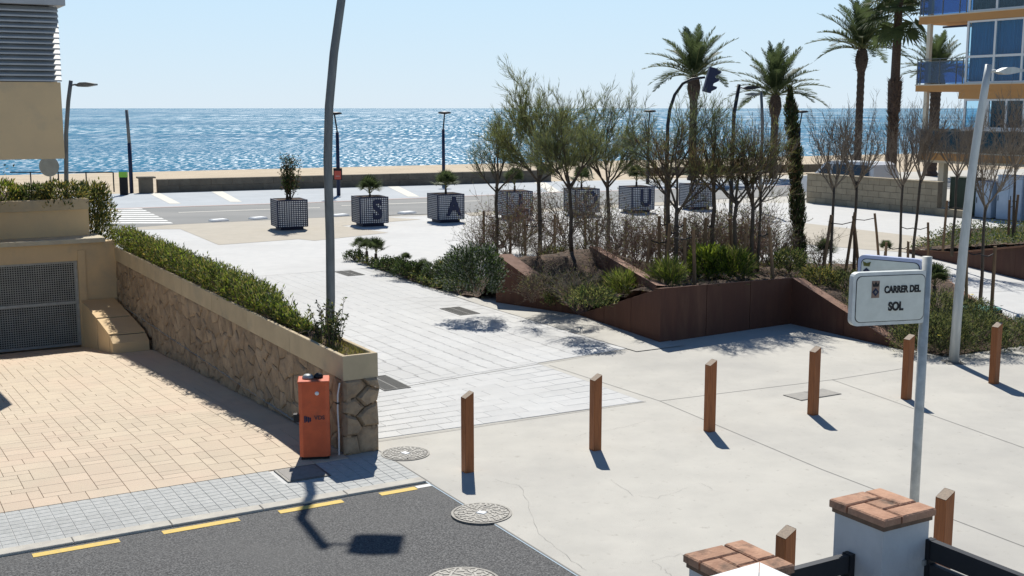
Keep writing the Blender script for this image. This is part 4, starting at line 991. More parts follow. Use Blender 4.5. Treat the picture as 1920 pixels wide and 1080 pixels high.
def bay(z0, z1, ztr, inner, xs, yb=0.06):
    fr = MB(); xs2 = xs
    for x in xs2: fr.box(x - .05, x + .05, yb, yb + .08, z0, z1)
    fr.box(xs2[0] - .05, xs2[-1] + .05, yb + .003, yb + .077, z1 - .08, z1 - .001); fr.box(xs2[0] - .05, xs2[-1] + .05, yb + .003, yb + .077, z0, z0 + .08)
    if ztr: fr.box(xs2[0] - .05, xs2[-1] + .05, yb + .004, yb + .076, ztr - .05, ztr + .05)
    F = fr.obj('window_frame', M['frame'], BD)
    for a, b_ in zip(xs2, xs2[1:]):
        if ztr:
            for (c_, d_) in ((z0 + .08, ztr - .05), (ztr + .05, z1 - .08)): bx_('pane', M['glass'], a + .05, b_ - .05, yb + .03, yb + .045, c_, d_, F)
        else: bx_('pane', M['glass'], a + .05, b_ - .05, yb + .03, yb + .045, z0 + .08, z1 - .08, F)
    if inner:
        cw = MB(); x = xs2[0]
        xsn = np.arange(xs2[0], xs2[-1], .06)
        pts = [(float(q), yb + .22 + .03 * math.sin(i * 1.9)) for i, q in enumerate(xsn)]
        for (p, q) in zip(pts, pts[1:]): cw.add([(p[0], p[1], z0), (q[0], q[1], z0), (q[0], q[1], z1), (p[0], p[1], z1)], [(0, 1, 2, 3)])
        cw.obj('curtain', inner, BD)
xs = [XW, 4.0, 5.36, 6.7, 8.0, 9.4]
bay(5.45, 8.09, 6.58, M['curtain'], xs); bay(8.45, 11.09, 9.6, M['room'], xs)
bay(3.52, 4.79, None, None, [XW + .05, 3.55]); bay(3.52, 4.79, None, M['room'], [3.85, 4.75, 5.6, 6.5, 7.4, 8.3]); bx_('window_frame', M['frame'], 3.60, 3.80, .05, .15, 3.5, 4.79)
bx_('sill', M['frame'], XW - .05, 9.4, -.02, .2, 3.44, 3.52)
for z0, z1 in ((5.45, 8.1), (8.45, 11.1)): bx_('side_wall', M['frame'], XW - .1, XW - .02, .05, 4.2, z0, z1) if False else None
bx_('inner_wall', M['cream'], 6.2, 6.35, .6, 8.5, 2.5, 11.0); bx_('back_wall', M['room'], 3.9, 9.4, 3.2, 3.3, 5.45, 11.0); bx_('back_wall', M['room'], 3.9, 9.4, 1.2, 1.3, 2.5, 4.79)
def rail(z, xs_, gm, h0=.09, h1=1.0, top=1.15):
    P = MB(); a, b_ = xs_[0], xs_[-1]
    P.box(a, b_, 0, .04, z + top - .03, z + top); P.box(a, a + .04, 0, 8.5, z + top - .03, z + top); P.box(a, b_, .002, .038, z + h1, z + h1 + .03)
    for x in xs_: P.box(x, x + .04, .003, .037, z, z + top - .03)
    Rr = P.obj('balcony_rail', M['polegrey'], BD)
    for p, q in zip(xs_, xs_[1:]): bx_('glass_panel', gm, p + .05, q - .01, .012, .026, z + h0, z + h1, Rr)
    bx_('glass_panel', gm, a + .01, a + .024, .06, 8.3, z + h0, z + h1, Rr)
rail(5.42, [.02, .2, 1.25, 2.15, 2.5], M['blueglass']); rail(8.42, [.02, .2, 1.25, 2.15, 2.5], M['blueglass']); rail(2.47, [.38, 1.5, 2.6, 3.7, 4.8, 6, 7.2, 8.4], M['brownglass'], .03, .92, 1.0)
bx_('awning_bar', M['navy'], .9, 2.6, .5, .6, 7.9, 7.98)
# clipped dark hedge on the first floor terrace
th_ = thing('terrace_hedge', 'dark brown green clipped hedge on the first floor terrace of the apartment block', 'hedge', UV(42.75, 36.9, 2.49), R(-60))
rs = np.random.RandomState(77); n = 9000
c = np.stack([rs.uniform(0, 8, n), rs.uniform(0, .45, n), rs.uniform(.0, .98, n)], 1); leaves('foliage', c, rs.normal(size=(n, 3)), .10, .045, [M['lf_brown'], M['lf_dark'], M['lf_olive']], th_)
MB().box(0, 8, .1, .4, 0, .85).obj('woody_core', M['bark'], th_)

# ------------------------------------------------------------------ corten planters
def ctop(a, b_, za, zb, inward, w_=.26, zi=-.02):
    return a, b_, za, zb, inward, w_, zi
cp = thing('corten_planter', 'rust brown folded steel planter wall around the tree bed', 'planter', UV(13.35, 17.55))
O = cp.location
pA, pB, pC, pD, pE = g(930, 568), g(1086, 592), g(1237, 643), g(1482, 607), g(1692, 656)
def zonv(p, y): return zat(y, p.y)
zA = zat(477, pA.y); zC = zat(541, pC.y); zD = zat(521, pD.y)
def plate(a, b_, za, zb, inn, w_=.24, drop=-.03, nm='steel_plate', base=0.):
    nseg = max(1, round((b_ - a).length / 1.25))
    if nseg > 1:
        for k in range(nseg):
            ga_, gb_ = k / nseg + (.002 if k else 0), (k + 1) / nseg - (.002 if k < nseg - 1 else 0)
            plate(a.lerp(b_, ga_), a.lerp(b_, gb_), za + (zb - za) * ga_, za + (zb - za) * gb_, inn, w_, drop, nm, base) if (b_ - a).length / nseg < 1.9 else None
        return
    a0 = Vector((a.x, a.y, base)) - O; b0 = Vector((b_.x, b_.y, base)) - O; a1 = Vector((a.x, a.y, za)) - O; b1 = Vector((b_.x, b_.y, zb)) - O
    th = inn * .015
    MB().add([a0, b0, b1, a1, a0 + th, b0 + th, b1 + th, a1 + th], [(0, 1, 2, 3), (7, 6, 5, 4), (3, 2, 6, 7), (0, 3, 7, 4), (1, 5, 6, 2)]).obj(nm, M['corten'], cp)
    k = .004; up = Vector((0, 0, k))
    fi = inn * w_ + Vector((0, 0, drop))
    MB().add([a1 + up, b1 + up, b1 + up + fi, a1 + up + fi, a1 - up, b1 - up, b1 - up + fi, a1 - up + fi], [(0, 1, 2, 3), (7, 6, 5, 4), (0, 4, 5, 1), (2, 6, 7, 3)]).obj('steel_flange', M['corten_lit'], cp)
uU = UV(1, 0).normalized(); uVv = UV(0, 1).normalized()
plate(pA, pB, zA, .02, uU, .42, -.02); plate(pB, pC, .03, zC, uU, .10)
plate(pC, pD, zC, zD, uVv, .20); plate(pD, pE, zD, .03, uU, .30)
pF = g(1106, 462, 1.14); pF0 = Vector((pF.x, pF.y, 0))
pCt = Vector((pC.x, pC.y, 0)) + uU * .12 + uVv * .3
plate(pF0, pCt, 1.14, zC + .01, uU, .30, -.04, base=.2)
# outline strip of the second bed and the second planter
c2 = thing('corten_planter', 'long low rust brown steel planter at the right edge beyond the pale walkway', 'planter', UV(27.2, 22.0))
O = c2.location; cp = c2
q0, q1, q2 = g(1700, 474), g(1800, 497), g(1960, 535)
plate(q0, q1, .10, zat(474, q1.y), uVv, .25, 0); plate(q1, q2, zat(474, q1.y), zat(459, q2.y), uVv, .25, 0)
q3 = UV(toUV(q2)[0] + 9, toUV(q2)[1] + 1); Q2_, Q3_, Q4_ = q2, q3, UV(35.5, 24.5)
plate(q2, q3, zat(459, q2.y), 1.7, uVv, .25, 0); plate(q3, Q4_, 1.7, .6, UV(-1, 0).normalized(), .25, 0)
# steel edging of first bed along the walkway
O = Vector((0, 0, 0))
ed = thing('bed_edging', 'thin rusty steel edging between the plant bed and the pale walkway', 'edging', UV(22.3, 17.5)); cp = ed; O = ed.location
plate(UV(26, 22), UV(22.3, 17.5), .09, .09, UV(-1, .6).normalized(), .12, 0); plate(UV(22.3, 17.5), UV(20.2, 14.6), .09, .09, UV(-1, .6).normalized(), .12, 0)
# soil of bed 1
bpoly = [toUV(pA), toUV(pB), toUV(pC), toUV(pD), toUV(pE), (16.9, 13.8), (19.6, 13.75), (20.25, 14.8), (22.3, 17.5), (25.9, 22), (23.4, 24.0), (18, 25.3), (14.1, 26.2), (12.95, 32.2), (12.5, 25.9), (12.6, 24.0)]
def inside(u, v, P):
    r_ = False; n = len(P); j = n - 1
    for i in range(n):
        if ((P[i][1] > v) != (P[j][1] > v)) and (u < (P[j][0] - P[i][0]) * (v - P[i][1]) / (P[j][1] - P[i][1]) + P[i][0]): r_ = not r_
        j = i
    return r_
ctrl = []
def cpnt(x, y, z): ctrl.append((*toUV(g(x, y, z)), z))
for q in [(935, 480, 1.0), (985, 480, 1.0), (1040, 478, 1.02), (1095, 468, 1.05), (1086, 588, .02), (1080, 545, .35), (1040, 560, .2), (1130, 540, .5), (1000, 520, .75), (1160, 500, .85), (1180, 555, .6),
          (1240, 535, .95), (1350, 530, .90), (1470, 522, .88), (1440, 505, .85), (1300, 505, .9), (1250, 500, .9), (1690, 652, .03), (1600, 590, .40), (1540, 540, .75), (1600, 545, .5), (1660, 580, .3), (1745, 662, .03), (1800, 665, .03), (1890, 655, .03),
          (1840, 590, .08), (1740, 580, .2), (650, 485, .02), (800, 537, .02), (700, 492, .03), (900, 556, .05), (860, 530, .04), (1700, 540, .2), (1500, 495, .6), (1600, 500, .4)]: cpnt(*q)
ctrl += [(14.2, 26, .0), (16, 25.8, .05), (18, 25.1, .05), (20, 24.8, .03), (23.4, 23.8, .03), (25.8, 22, .03), (22.3, 17.6, .05), (12.6, 24.2, .05)]
cN = np.array(ctrl)
def bedz(u, v):
    d2 = (cN[:, 0] - u) ** 2 + (cN[:, 1] - v) ** 2 + .01; w_ = 1 / d2 ** 1.6; return float((w_ * cN[:, 2]).sum() / w_.sum())
def soilmesh(name, P, zf, step=.16, m=None, label=None):
    us = [p[0] for p in P]; vs = [p[1] for p in P]; nu = int((max(us) - min(us)) / step) + 2; nv = int((max(vs) - min(vs)) / step) + 2
    idx = {}; mb = MB(); rr = random.Random(2)
    for i in range(nu):
        for j in range(nv):
            u, v = min(us) + i * step, min(vs) + j * step
            if inside(u, v, P): idx[i, j] = len(mb.v); mb.v.append(tuple(UV(u, v, zf(u, v) + rr.uniform(-.025, .025) - .01)))
    for (i, j) in idx:
        q = [(i, j), (i + 1, j), (i + 1, j + 1), (i, j + 1)]
        if all(c in idx for c in q): mb.f.append(tuple(idx[c] for c in q)); mb.m.append(0)
    o = mb.obj(name, m or M['soil'], smooth=True); return tag(o, label, None, kind='structure')
soilmesh('planting_bed_soil', bpoly, bedz, label='dark mulched soil of the tree bed')
p2 = [toUV(q0), toUV(q1), toUV(q2), (toUV(q2)[0] + 9, toUV(q2)[1] + 1), (35.5, 24.5), (33, 27)]
def p2z(u, v):
    return max(0.02, min(1.9, zat(470, 30.5) * max(0, min(1, (27.2 - (v - 0) + 0) / 3.)) * .0 + .1 + .36 * max(0, (24.8 - v)) * .45 + max(0, u - 28) * .055))
soilmesh('planting_bed_soil', p2, p2z, label='sloping soil of the far right planter')
def scatter(n, P, seed):
    rr = random.Random(seed); us = [p[0] for p in P]; vs = [p[1] for p in P]; out = []
    while len(out) < n:
        u, v = rr.uniform(min(us), max(us)), rr.uniform(min(vs), max(vs))
        if inside(u, v, P): out.append((u, v))
    return out
def cover_leaves(name, label, P, zf, n, L_, W_, mats, seed, hmax=.15):
    pts = scatter(n, P, seed); rs = np.random.RandomState(seed)
    c = np.array([tuple(UV(u, v, zf(u, v))) for u, v in pts]); c[:, 2] += rs.uniform(0, hmax, n)
    d = rs.normal(size=(n, 3)) + [0, 0, .8]
    return tag(leaves(name, c, d, rs.uniform(.5, 1.3, n) * L_, W_, mats, seed=seed), label, 'ground cover', kind='stuff')
cover_leaves('low_ground_cover', 'low green and silvery ground cover over the far right planter', p2, p2z, 9000, .12, .035, [M['lf_mid'], M['lf_olive'], M['lf_silver'], M['lf_mid']], 5, .22)
cover_leaves('leaf_litter', 'brown twigs and leaf litter over the tree bed', bpoly, bedz, 9000, .12, .014, [M['twigpink'], M['lf_brown'], M['lf_olive'], M['twigpale'], M['lf_dark']], 6, .10)
stripP = [(12.5, 23.6), (13.0, 23.4), (13.6, 26), (12.95, 32.2), (12.5, 26)]
cover_leaves('low_ground_cover', 'low green plants along the thin end of the bed beside the pale paving', [(12.55, 24.5), (13.6, 24.5), (13.5, 26), (12.95, 32.1), (12.52, 26)], bedz, 3600, .09, .035, [M['lf_mid'], M['lf_dark'], M['lf_olive']], 8, .2)

# ------------------------------------------------------------------ trees
def tube_path(mb, P, r0, r1, n, mi=0):
    k = len(P); mb.tube(P, [r0 + (r1 - r0) * i / (k - 1) for i in range(k)], n, mi, cap=False)
def grow(mb, p, d, L_, r, lev, pr, rr, tips):
    segs = pr['segs'][lev]; P = [p.copy()]; D = [d.copy()]; q = p.copy(); dd = d.copy()
    for s in range(segs):
        dd = (dd + Vector((rr.gauss(0, 1), rr.gauss(0, 1), rr.gauss(0, 1))) * pr['wander'][lev] + Vector((0, 0, pr['up'][lev]))).normalized()
        q = q + dd * L_ / segs; P.append(q.copy()); D.append(dd.copy())
    tube_path(mb, P, r, r * pr['taper'][lev], 6 if lev == 0 else (4 if lev < 2 else 3))
    if lev == len(pr['n']): tips.append((P, D)); return
    if lev >= pr.get('tiplev', 2): tips.append((P, D))
    for k in range(pr['n'][lev]):
        t_ = pr['start'][lev] + (1 - pr['start'][lev]) * (k + rr.random()) / pr['n'][lev]; f = t_ * segs; i = min(int(f), segs - 1)
        pos = P[i].lerp(P[i + 1], f - i); base = D[i + 1]
        a = pr['ang'][lev] * rr.uniform(.6, 1.25); ax = base.orthogonal().normalized(); ax.rotate(Matrix.Rotation(rr.uniform(0, 6.283), 3, base)) ; nd = base.copy(); nd.rotate(Matrix.Rotation(a, 3, ax))
        grow(mb, pos, nd.normalized(), L_ * pr['ratio'][lev] * rr.uniform(.7, 1.2), max(r * pr['rr'][lev] * (1 - .4 * t_), pr['rmin']), lev + 1, pr, rr, tips)
def make_tree(kind, seed, forkh, lean=(0, 0), crown=1.0, wood='bark', needles=('lf_olive', 'lf_green'), nn=10, trunk_r=.045, nl=(.08, .22), nw=.0085, thin=0):
    """unit: metres; returns (trunk mesh, crown wood mesh, foliage mesh)"""
    rr = random.Random(seed); tr = MB(); cw = MB(); tips = []
    top = Vector((lean[0], lean[1], forkh)); P = [Vector((0, 0, -.15))] + [Vector((lean[0] * t_ ** 1.5 + rr.gauss(0, .015), lean[1] * t_, forkh * t_)) for t_ in (.25, .5, .75, 1)]
    tr.tube(P, [trunk_r * 1.25, trunk_r, trunk_r * .95, trunk_r * .9, trunk_r * .85], 8)
    if kind == 'tam':
        pr = dict(segs=[4, 4, 3, 2], wander=[.10, .12, .14, .16], up=[.05, .08, .10, .12], taper=[.5, .4, .4, .4], n=[6, 7, 5], start=[.2, .15, .1], ang=[.55, .5, .45], ratio=[.62, .55, .55], rr=[.55, .5, .5], rmin=.0035, tiplev=1)
        if thin: pr['n'] = [5, 5, 4]
        nb_ = 5 if thin else 6; L0 = crown * .85; spread = .95
    elif kind == 'bare':
        pr = dict(segs=[5, 5, 4, 3], wander=[.10, .13, .15, .15], up=[.20, .18, .16, .16], taper=[.5, .45, .4, .4], n=[7, 5, 4], start=[.2, .15, .1], ang=[.55, .55, .6], ratio=[.6, .55, .5], rr=[.55, .55, .6], rmin=.0042, tiplev=9)
        nb_ = 7; L0 = crown * 1.0; spread = 1.1
    for k in range(nb_):
        a = 6.283 * (k + rr.random() * .7) / nb_; sp = spread * rr.uniform(.55, 1.1)
        d = Vector((math.cos(a) * sp, math.sin(a) * sp, 1)).normalized(); o_ = top - Vector((0, 0, rr.uniform(0, forkh * .10)))
        grow(cw, o_, d, L0 * rr.uniform(.8, 1.15), trunk_r * .55, 0, pr, rr, tips)
    if kind == 'tam': grow(cw, top, Vector((lean[0] * .2, lean[1] * .2, 1)).normalized(), L0 * 1.15, trunk_r * .6, 0, pr, rr, tips)
    fol = None
    if nn:
        cen = []; dr = []
        for (P, D) in tips:
            for k in range(nn):
                t_ = rr.uniform(0, .999) * (len(P) - 1); i = int(t_); cen.append(P[i].lerp(P[i + 1], t_ - i)); dd = D[i + 1] + Vector((rr.gauss(0, .26), rr.gauss(0, .26), rr.gauss(.15, .25))); dr.append(dd)
        rs = np.random.RandomState(seed)
        fol = leaves('crown_foliage', [tuple(c) for c in cen], [tuple(c) for c in dr], rs.uniform(nl[0], nl[1], len(cen)), nw, [M[q] for q in needles], parent=False, seed=seed)
    return tr.mesh('trunk', M[wood], True), cw.mesh('limbs', M[wood] if kind == 'tam' else M['twigpale']), fol
def place_tree(name, label, base, meshes, rz, s=1., cat='tree', group=None, sz=None, wf=1.12):
    hm = sorted(v.co.z for v in (meshes[2] or meshes[1]).vertices); hm = hm[int(len(hm) * .988)]; s = s * 3.2 / hm; sz = s
    t = thing(name, label, cat, base, rz, group); t.scale = (s * wf, s * wf, s)
    link('trunk', meshes[0], t); o = link('limbs', meshes[1], t)
    if meshes[2]: link('crown', meshes[2], t)
    return t
def bedpt(x, y, z=.95):
    for _ in range(6):
        p = g(x, y, z); z = max(.0, bedz(*toUV(p)))
    p.z = z; return p
TM = [make_tree('tam', 1, 1.75, (-.05, 0), 1.5, nn=8), make_tree('tam', 2, 1.75, (.1, 0), 1.5, needles=('lf_green', 'lf_grey', 'lf_olive'), nn=6),
      make_tree('tam', 3, 1.8, (0, 0), 1.25, needles=('lf_grey', 'lf_green'), nn=3, thin=1), make_tree('tam', 4, 1.6, (.0, 0), 1.2, needles=('lf_brown', 'lf_brown', 'lf_olive'), nn=3, thin=1),
      make_tree('tam', 5, 1.7, (.0, 0), 1.2, needles=('lf_olive', 'lf_brown', 'lf_green'), nn=4, thin=1)]
TB = [make_tree('bare', 11, 2.0, (.02, 0), 1.15, nn=0, trunk_r=.04), make_tree('bare', 12, 1.95, (.12, 0), 1.1, nn=0, trunk_r=.038), make_tree('bare', 13, 2.05, (.05, 0), 1.1, nn=0, trunk_r=.04)]
tam = [ # px base x, y ; crown top y ; mesh ; rz ; label
    (931, 476, 222, 2, .3, 'slender grey green tamarisk tree leftmost in the rusty planter'),
    (1012, 476, 148, 0, 1., 'tallest feathery olive tamarisk tree left of centre in the tree bed'),
    (1072, 472, 182, 1, 2.2, 'tamarisk tree with curved trunk leaning beside the tallest one'),
    (1142, 466, 176, 1, 4., 'green feathery tamarisk tree to the right of the walking person'),
    (1250, 520, 178, 2, 5., 'pale wispy tamarisk tree beneath the traffic light mast'),
    (1266, 528, 238, 3, .6, 'brown withered tamarisk tree in front of the first palm'),
    (1335, 505, 190, 2, 3.3, 'thin wispy tamarisk tree between the first palm and the dark lamp post'),
    (1375, 515, 215, 4, 2.5, 'green and brown bushy tamarisk tree in front of the dark lamp post'),
    (1408, 512, 240, 3, 1.7, 'brownish tamarisk tree left of the middle palm')]
for (x, y, yt, mi, rz, lb) in tam:
    b_ = bedpt(x, y); H = zat(yt, b_.y) - b_.z; s = H / 3.2
    place_tree('tamarisk_tree', lb, b_, TM[mi], rz, s, group='tamarisk trees in the rusty planter', sz=s)
bare = [(1421, 510, 212, 0, .5, 'bare vase shaped young tree just left of the slim cypress'), (1556, 520, 205, 1, 1.2, 'bare vase shaped tree first to the right of the slim cypress'),
        (1601, 510, 200, 2, 2.9, 'bare vase shaped tree with leaning trunk in front of the white van'), (1686, 488, 205, 0, 3.6, 'bare vase shaped tree before the tall shaggy palm'),
        (1712, 492, 196, 1, 5.2, 'bare vase shaped tree beside the dark green bin'), (1785, 470, 200, 2, .2, 'bare vase shaped tree behind the leaning pale lamp post'),
        (1838, 560, 215, 0, 2., 'bare tree with pale forked limbs right of the leaning pale lamp post'), (1897, 470, 175, 1, 3.9, 'bare tree at the right edge in the far planter')]
for i, (x, y, yt, mi, rz, lb) in enumerate(bare):
    if i in (5, 7): b_ = g(x, y, .5)
    else: b_ = bedpt(x, y, .4)
    H = zat(yt, b_.y) - b_.z; s = H / 3.2
    place_tree('bare_tree', lb, b_, TB[mi], rz, s, group='bare young trees in the plant beds', wf=.85)
# stakes with rubber straps
stakes = [(907, 478, 907, 395, 931), (957, 478, 957, 415, 931), (985, 480, 984, 412, 1012), (1040, 476, 1040, 402, 1012), (1098, 470, 1097, 405, 1072), (1119, 470, 1119, 412, 1142), (1172, 478, 1174, 412, 1142),
          (1208, 540, 1220, 438, 1250), (1236, 532, 1236, 405, 1250), (1247, 538, 1256, 420, 1266), (1284, 530, 1284, 408, 1266), (1303, 536, 1300, 430, 1266), (1320, 510, 1324, 408, 1335), (1376, 508, 1368, 410, 1352), (1393, 520, 1400, 420, 1396), (1450, 522, 1442, 425, 1421),
          (1541, 522, 1559, 403, 1558), (1612, 515, 1600, 405, 1558), (1584, 515, 1603, 398, 1601), (1648, 480, 1640, 400, 1601), (1660, 490, 1662, 454, 1686), (1702, 500, 1703, 453, 1686), (1688, 488, 1689, 416, 1712), (1741, 485, 1740, 417, 1712),
          (1812, 575, 1812, 460, 1838), (1858, 600, 1866, 462, 1838), (1768, 465, 1776, 376, 1785), (1818, 458, 1821, 378, 1785), (1890, 468, 1893, 375, 1897), (1898, 470, 1909, 365, 1897)]
where = {931: 'the leftmost tamarisk', 1012: 'the tallest tamarisk', 1072: 'the curved tamarisk', 1142: 'the green tamarisk right of the walker', 1250: 'the wispy tamarisk under the traffic light', 1266: 'the withered brown tamarisk', 1335: 'the thin tamarisk by the first palm',
         1352: 'the bushy tamarisk before the dark lamp', 1396: 'the brownish tamarisk by the middle palm', 1421: 'the bare tree left of the cypress', 1558: 'the first bare tree right of the cypress', 1601: 'the bare tree before the van', 1686: 'the bare tree before the shaggy palm',
         1712: 'the bare tree by the green bin', 1838: 'the pale limbed bare tree', 1785: 'the bare tree behind the leaning lamp post', 1897: 'the bare tree at the right edge'}
used = {}
for (xb, yb, xt, yt, tx) in stakes:
    far = xb > 1765 and yb < 475
    b_ = g(xb, yb, .5) if far else bedpt(xb, yb, .8 if xb < 1500 else .3)
    side = 'left' if xt < tx else 'right'; key = (tx, side); used[key] = used.get(key, 0) + 1
    lb = ('timber stake strapped to the %s of %s' % (side, where[tx])) if used[key] == 1 else ('second timber stake %s of %s' % (side, where[tx]))
    t = thing('tree_stake', lb, 'tree stake', b_, 0, 'timber stakes supporting the young trees')
    D = b_.y; top = Vector((xat(xt, yt, D) - b_.x, 0, zat(yt, D) - b_.z))
    MB().tube([(0, 0, -.1), top * .5, top], [.04, .037, .036], 8).obj('post', M['stake'], t)
    px_ = xat(tx, yt + 12, D) - b_.x; pz = top.z - .14
    MB().tube([(top.x, 0, pz), ((top.x + px_) / 2, -.03, pz - .06), (px_, -.04, pz - .03)], .013, 5).obj('strap', M['strap'], t)

# slim cypress
b_ = bedpt(1499, 505); cy = thing('slim_cypress', 'slim dark leaning column cypress between the lamp and the bare trees', 'tree', b_)
rs = np.random.RandomState(3); n = 9000; t_ = rs.uniform(0, 1, n); D = b_.y
zc_ = t_ * (zat(165, D) - b_.z); xc = (xat(1480, 165, D) - b_.x) * t_ ** 1.2
rad = (.15 + .03 * np.sin(t_ * 23) + .02 * np.sin(t_ * 51)) * np.clip((1 - t_) * 6, .25, 1) * np.clip(t_ * 8 + .3, .3, 1) ; a = rs.uniform(0, 6.28, n); r_ = rad * rs.uniform(.3, 1.1, n)
c = np.stack([xc + np.cos(a) * r_, np.sin(a) * r_, zc_], 1); d = np.stack([np.cos(a) * .3, np.sin(a) * .3, np.ones(n)], 1) + rs.normal(0, .2, (n, 3))
leaves('crown', c, d, .11, .022, [M['lf_dark'], M['lf_green'], M['lf_dark'], M['lf_brown']], cy)
MB().tube([(0, 0, -.1), (xc.min() * .3, 0, 1.6), (xat(1482, 190, D) - b_.x, 0, zat(190, D) - b_.z)], [.05, .04, .01], 8).obj('trunk', M['bark'], cy)

# twiggy shrubs under the trees
def twigshrub(seed, h, w_):
    rr = random.Random(seed); mb = MB(); tips = []
    pr = dict(segs=[4, 3, 2], wander=[.16, .2, .22], up=[.04, .05, .05], taper=[.5, .5, .5], n=[6, 4], start=[.2, .2], ang=[.7, .7], ratio=[.5, .5], rr=[.6, .7], rmin=.0038)
    for k in range(16):
        a = rr.uniform(0, 6.283); sp = rr.uniform(.2, 1.1) * w_ / h
        grow(mb, Vector((rr.uniform(-.1, .1), rr.uniform(-.1, .1), 0)), Vector((math.cos(a) * sp, math.sin(a) * sp, 1)).normalized(), h * rr.uniform(.6, 1.05), .009, 0, pr, rr, tips)
    rs = np.random.RandomState(seed); cen = []; dr = []
    for (P, D) in tips:
        for k in range(2): cen.append(tuple(P[-1])); dr.append(tuple(D[-1] + Vector((rr.gauss(0, .5), rr.gauss(0, .5), .2))))
    return mb, cen, dr
TS = []
for k in range(4):
    mb, cen, dr = twigshrub(50 + k, 1.0, .8); f = leaves('fine_foliage', cen, dr, .07, .011, [M['lf_brown'], M['lf_olive'], M['twigpink'], M['lf_grey']], parent=False, seed=k); TS.append((mb.mesh('twigs', [M['twigpink'], M['twig'], M['twigpale'], M['twigpink']][k]), f))
spots = [(905, 482, 1.05), (950, 478, 1.0), (980, 480, .8), (1030, 478, .95), (1060, 472, .8), (1100, 474, .95), (1155, 478, 1.0), (1195, 500, 1.05), (1225, 520, .8), (1290, 510, 1.05), (1330, 500, .8), (1370, 500, 1.), (1415, 505, 1.1), (1455, 500, .9), (1535, 500, .7), (1010, 505, .5), (1120, 520, .55), (1080, 500, .5), (1380, 470, 1.4), (1310, 470, 1.45), (1240, 470, 1.4), (900, 455, .9), (1420, 470, 1.3), (1170, 455, 1.4)]
names = ['beside the leftmost stake', 'at the foot of the leftmost tamarisk', 'left of the tallest tamarisk', 'right of the tallest tamarisk', 'at the foot of the curved tamarisk', 'below the walking person', 'right of the green tamarisk', 'above the lit steel flange', 'before the wispy tamarisk', 'behind the inner corner wall', 'left of the bright green plants', 'behind the bright green plants', 'before the slim grey lamp', 'left of the slim cypress', 'right of the slim cypress', 'on the mulch slope by the left flange', 'on the mulch slope in the middle', 'half way up the mulch slope', 'behind the bushy tamarisk', 'behind the thin wispy tamarisk', 'behind the withered tamarisk', 'overhanging the paving at the far left of the bed', 'behind the bare tree by the cypress', 'at the back of the bed near the planter lettered U']
for i, ((x, y, s), nm) in enumerate(zip(spots, names)):
    b_ = bedpt(x, y, .9) if y > 474 else g(x, y, .8)
    if y <= 474: b_.z = max(0, bedz(*toUV(b_)))
    t = thing('twiggy_shrub', 'leafless brown twiggy shrub ' + nm, 'shrub', b_, i * 1.3, 'twiggy shrubs under the trees'); t.scale = (s, s, s * 1.05)
    link('twigs', TS[i % 4][0], t); link('fine_foliage', TS[i % 4][1], t)

# rosemary and leafy shrubs
def px_shrub(name, label, x, y, r, h, mats, seed, n=1800, L_=.07, W_=.02, cat='shrub', group=None, z=.05, bed=True):
    b_ = bedpt(x, y, z) if bed else g(x, y, z)
    return shrub(name, label, b_, r, h, n, [M[q] for q in mats], seed, L_, W_, cat, group)
sg = 'dark shrubs by the rusty planter'
px_shrub('leafy_shrub', 'large dark leafy shrub against the left face of the rusty planter', 893, 548, .62, .98, ['lf_dark', 'lf_dark', 'lf_silver', 'lf_mid'], 61, 5200, .08, .026, group=sg)
px_shrub('leafy_shrub', 'silvery green leafy shrub second from the rusty planter', 862, 532, .48, .72, ['lf_silver', 'lf_mid', 'lf_dark'], 62, 3000, .08, .026, group=sg)
px_shrub('leafy_shrub', 'bright lime green shrub between the silvery ones left of the planter', 836, 527, .30, .50, ['lf_bright', 'lf_yellow', 'lf_mid'], 63, 1500, group=sg)
px_shrub('leafy_shrub', 'dark low shrub at the left foot of the lime green one', 815, 528, .34, .42, ['lf_dark', 'lf_silver', 'lf_mid'], 64, 1700, group=sg)
px_shrub('leafy_shrub', 'small rounded green shrub at the tip of the narrow bed', 664, 488, .30, .26, ['lf_dark', 'lf_mid'], 65, 900, .05, .025, group=sg)
px_shrub('leafy_shrub', 'small green shrub in the middle of the narrow bed', 735, 505, .42, .28, ['lf_mid', 'lf_dark'], 66, 1300, .06, .03, group=sg)
px_shrub('leafy_shrub', 'low green shrub below the small yucca in the narrow bed', 768, 518, .42, .34, ['lf_mid', 'lf_dark', 'lf_dark'], 67, 1500, .06, .03, group=sg)
rg = 'rosemary bushes in the front of the bed'
for k, (x, y, r, h, lb) in enumerate([(1640, 600, .55, .60, 'dark rosemary bush just left of the street sign above the sloping steel'), (1590, 555, .45, .5, 'dark rosemary bush behind the street sign panel'), (1722, 655, .5, .65, 'dark rosemary bush right behind the street sign post'), (1765, 660, .55, .72, 'dark rosemary bush touching the left of the leaning lamp post'),
        (1830, 655, .6, .70, 'dark rosemary bush right of the leaning lamp post'), (1890, 650, .5, .5, 'dark rosemary bush at the right edge of the bed'), (1750, 610, .5, .75, 'tall dark rosemary bush in the second row by the sign post'), (1815, 610, .45, .5, 'dark rosemary bush in front of the teal lid')]):
    px_shrub('rosemary_bush', lb, x, y, r, h, ['lf_dark', 'lf_dark', 'lf_green', 'lf_olive'], 70 + k, 3800, .07, .012, group=rg, z=.1)
px_shrub('bright_shrub', 'bright lime green shrub behind the inner steel wall', 1325, 520, .42, .62, ['lf_bright', 'lf_bright', 'lf_mid'], 91, 2200, .12, .03, z=.9)
px_shrub('bright_shrub', 'green strap leaved shrub right of the lime one behind the steel wall', 1370, 522, .40, .52, ['lf_mid', 'lf_bright', 'lf_olive'], 92, 1800, .22, .018, z=.9)
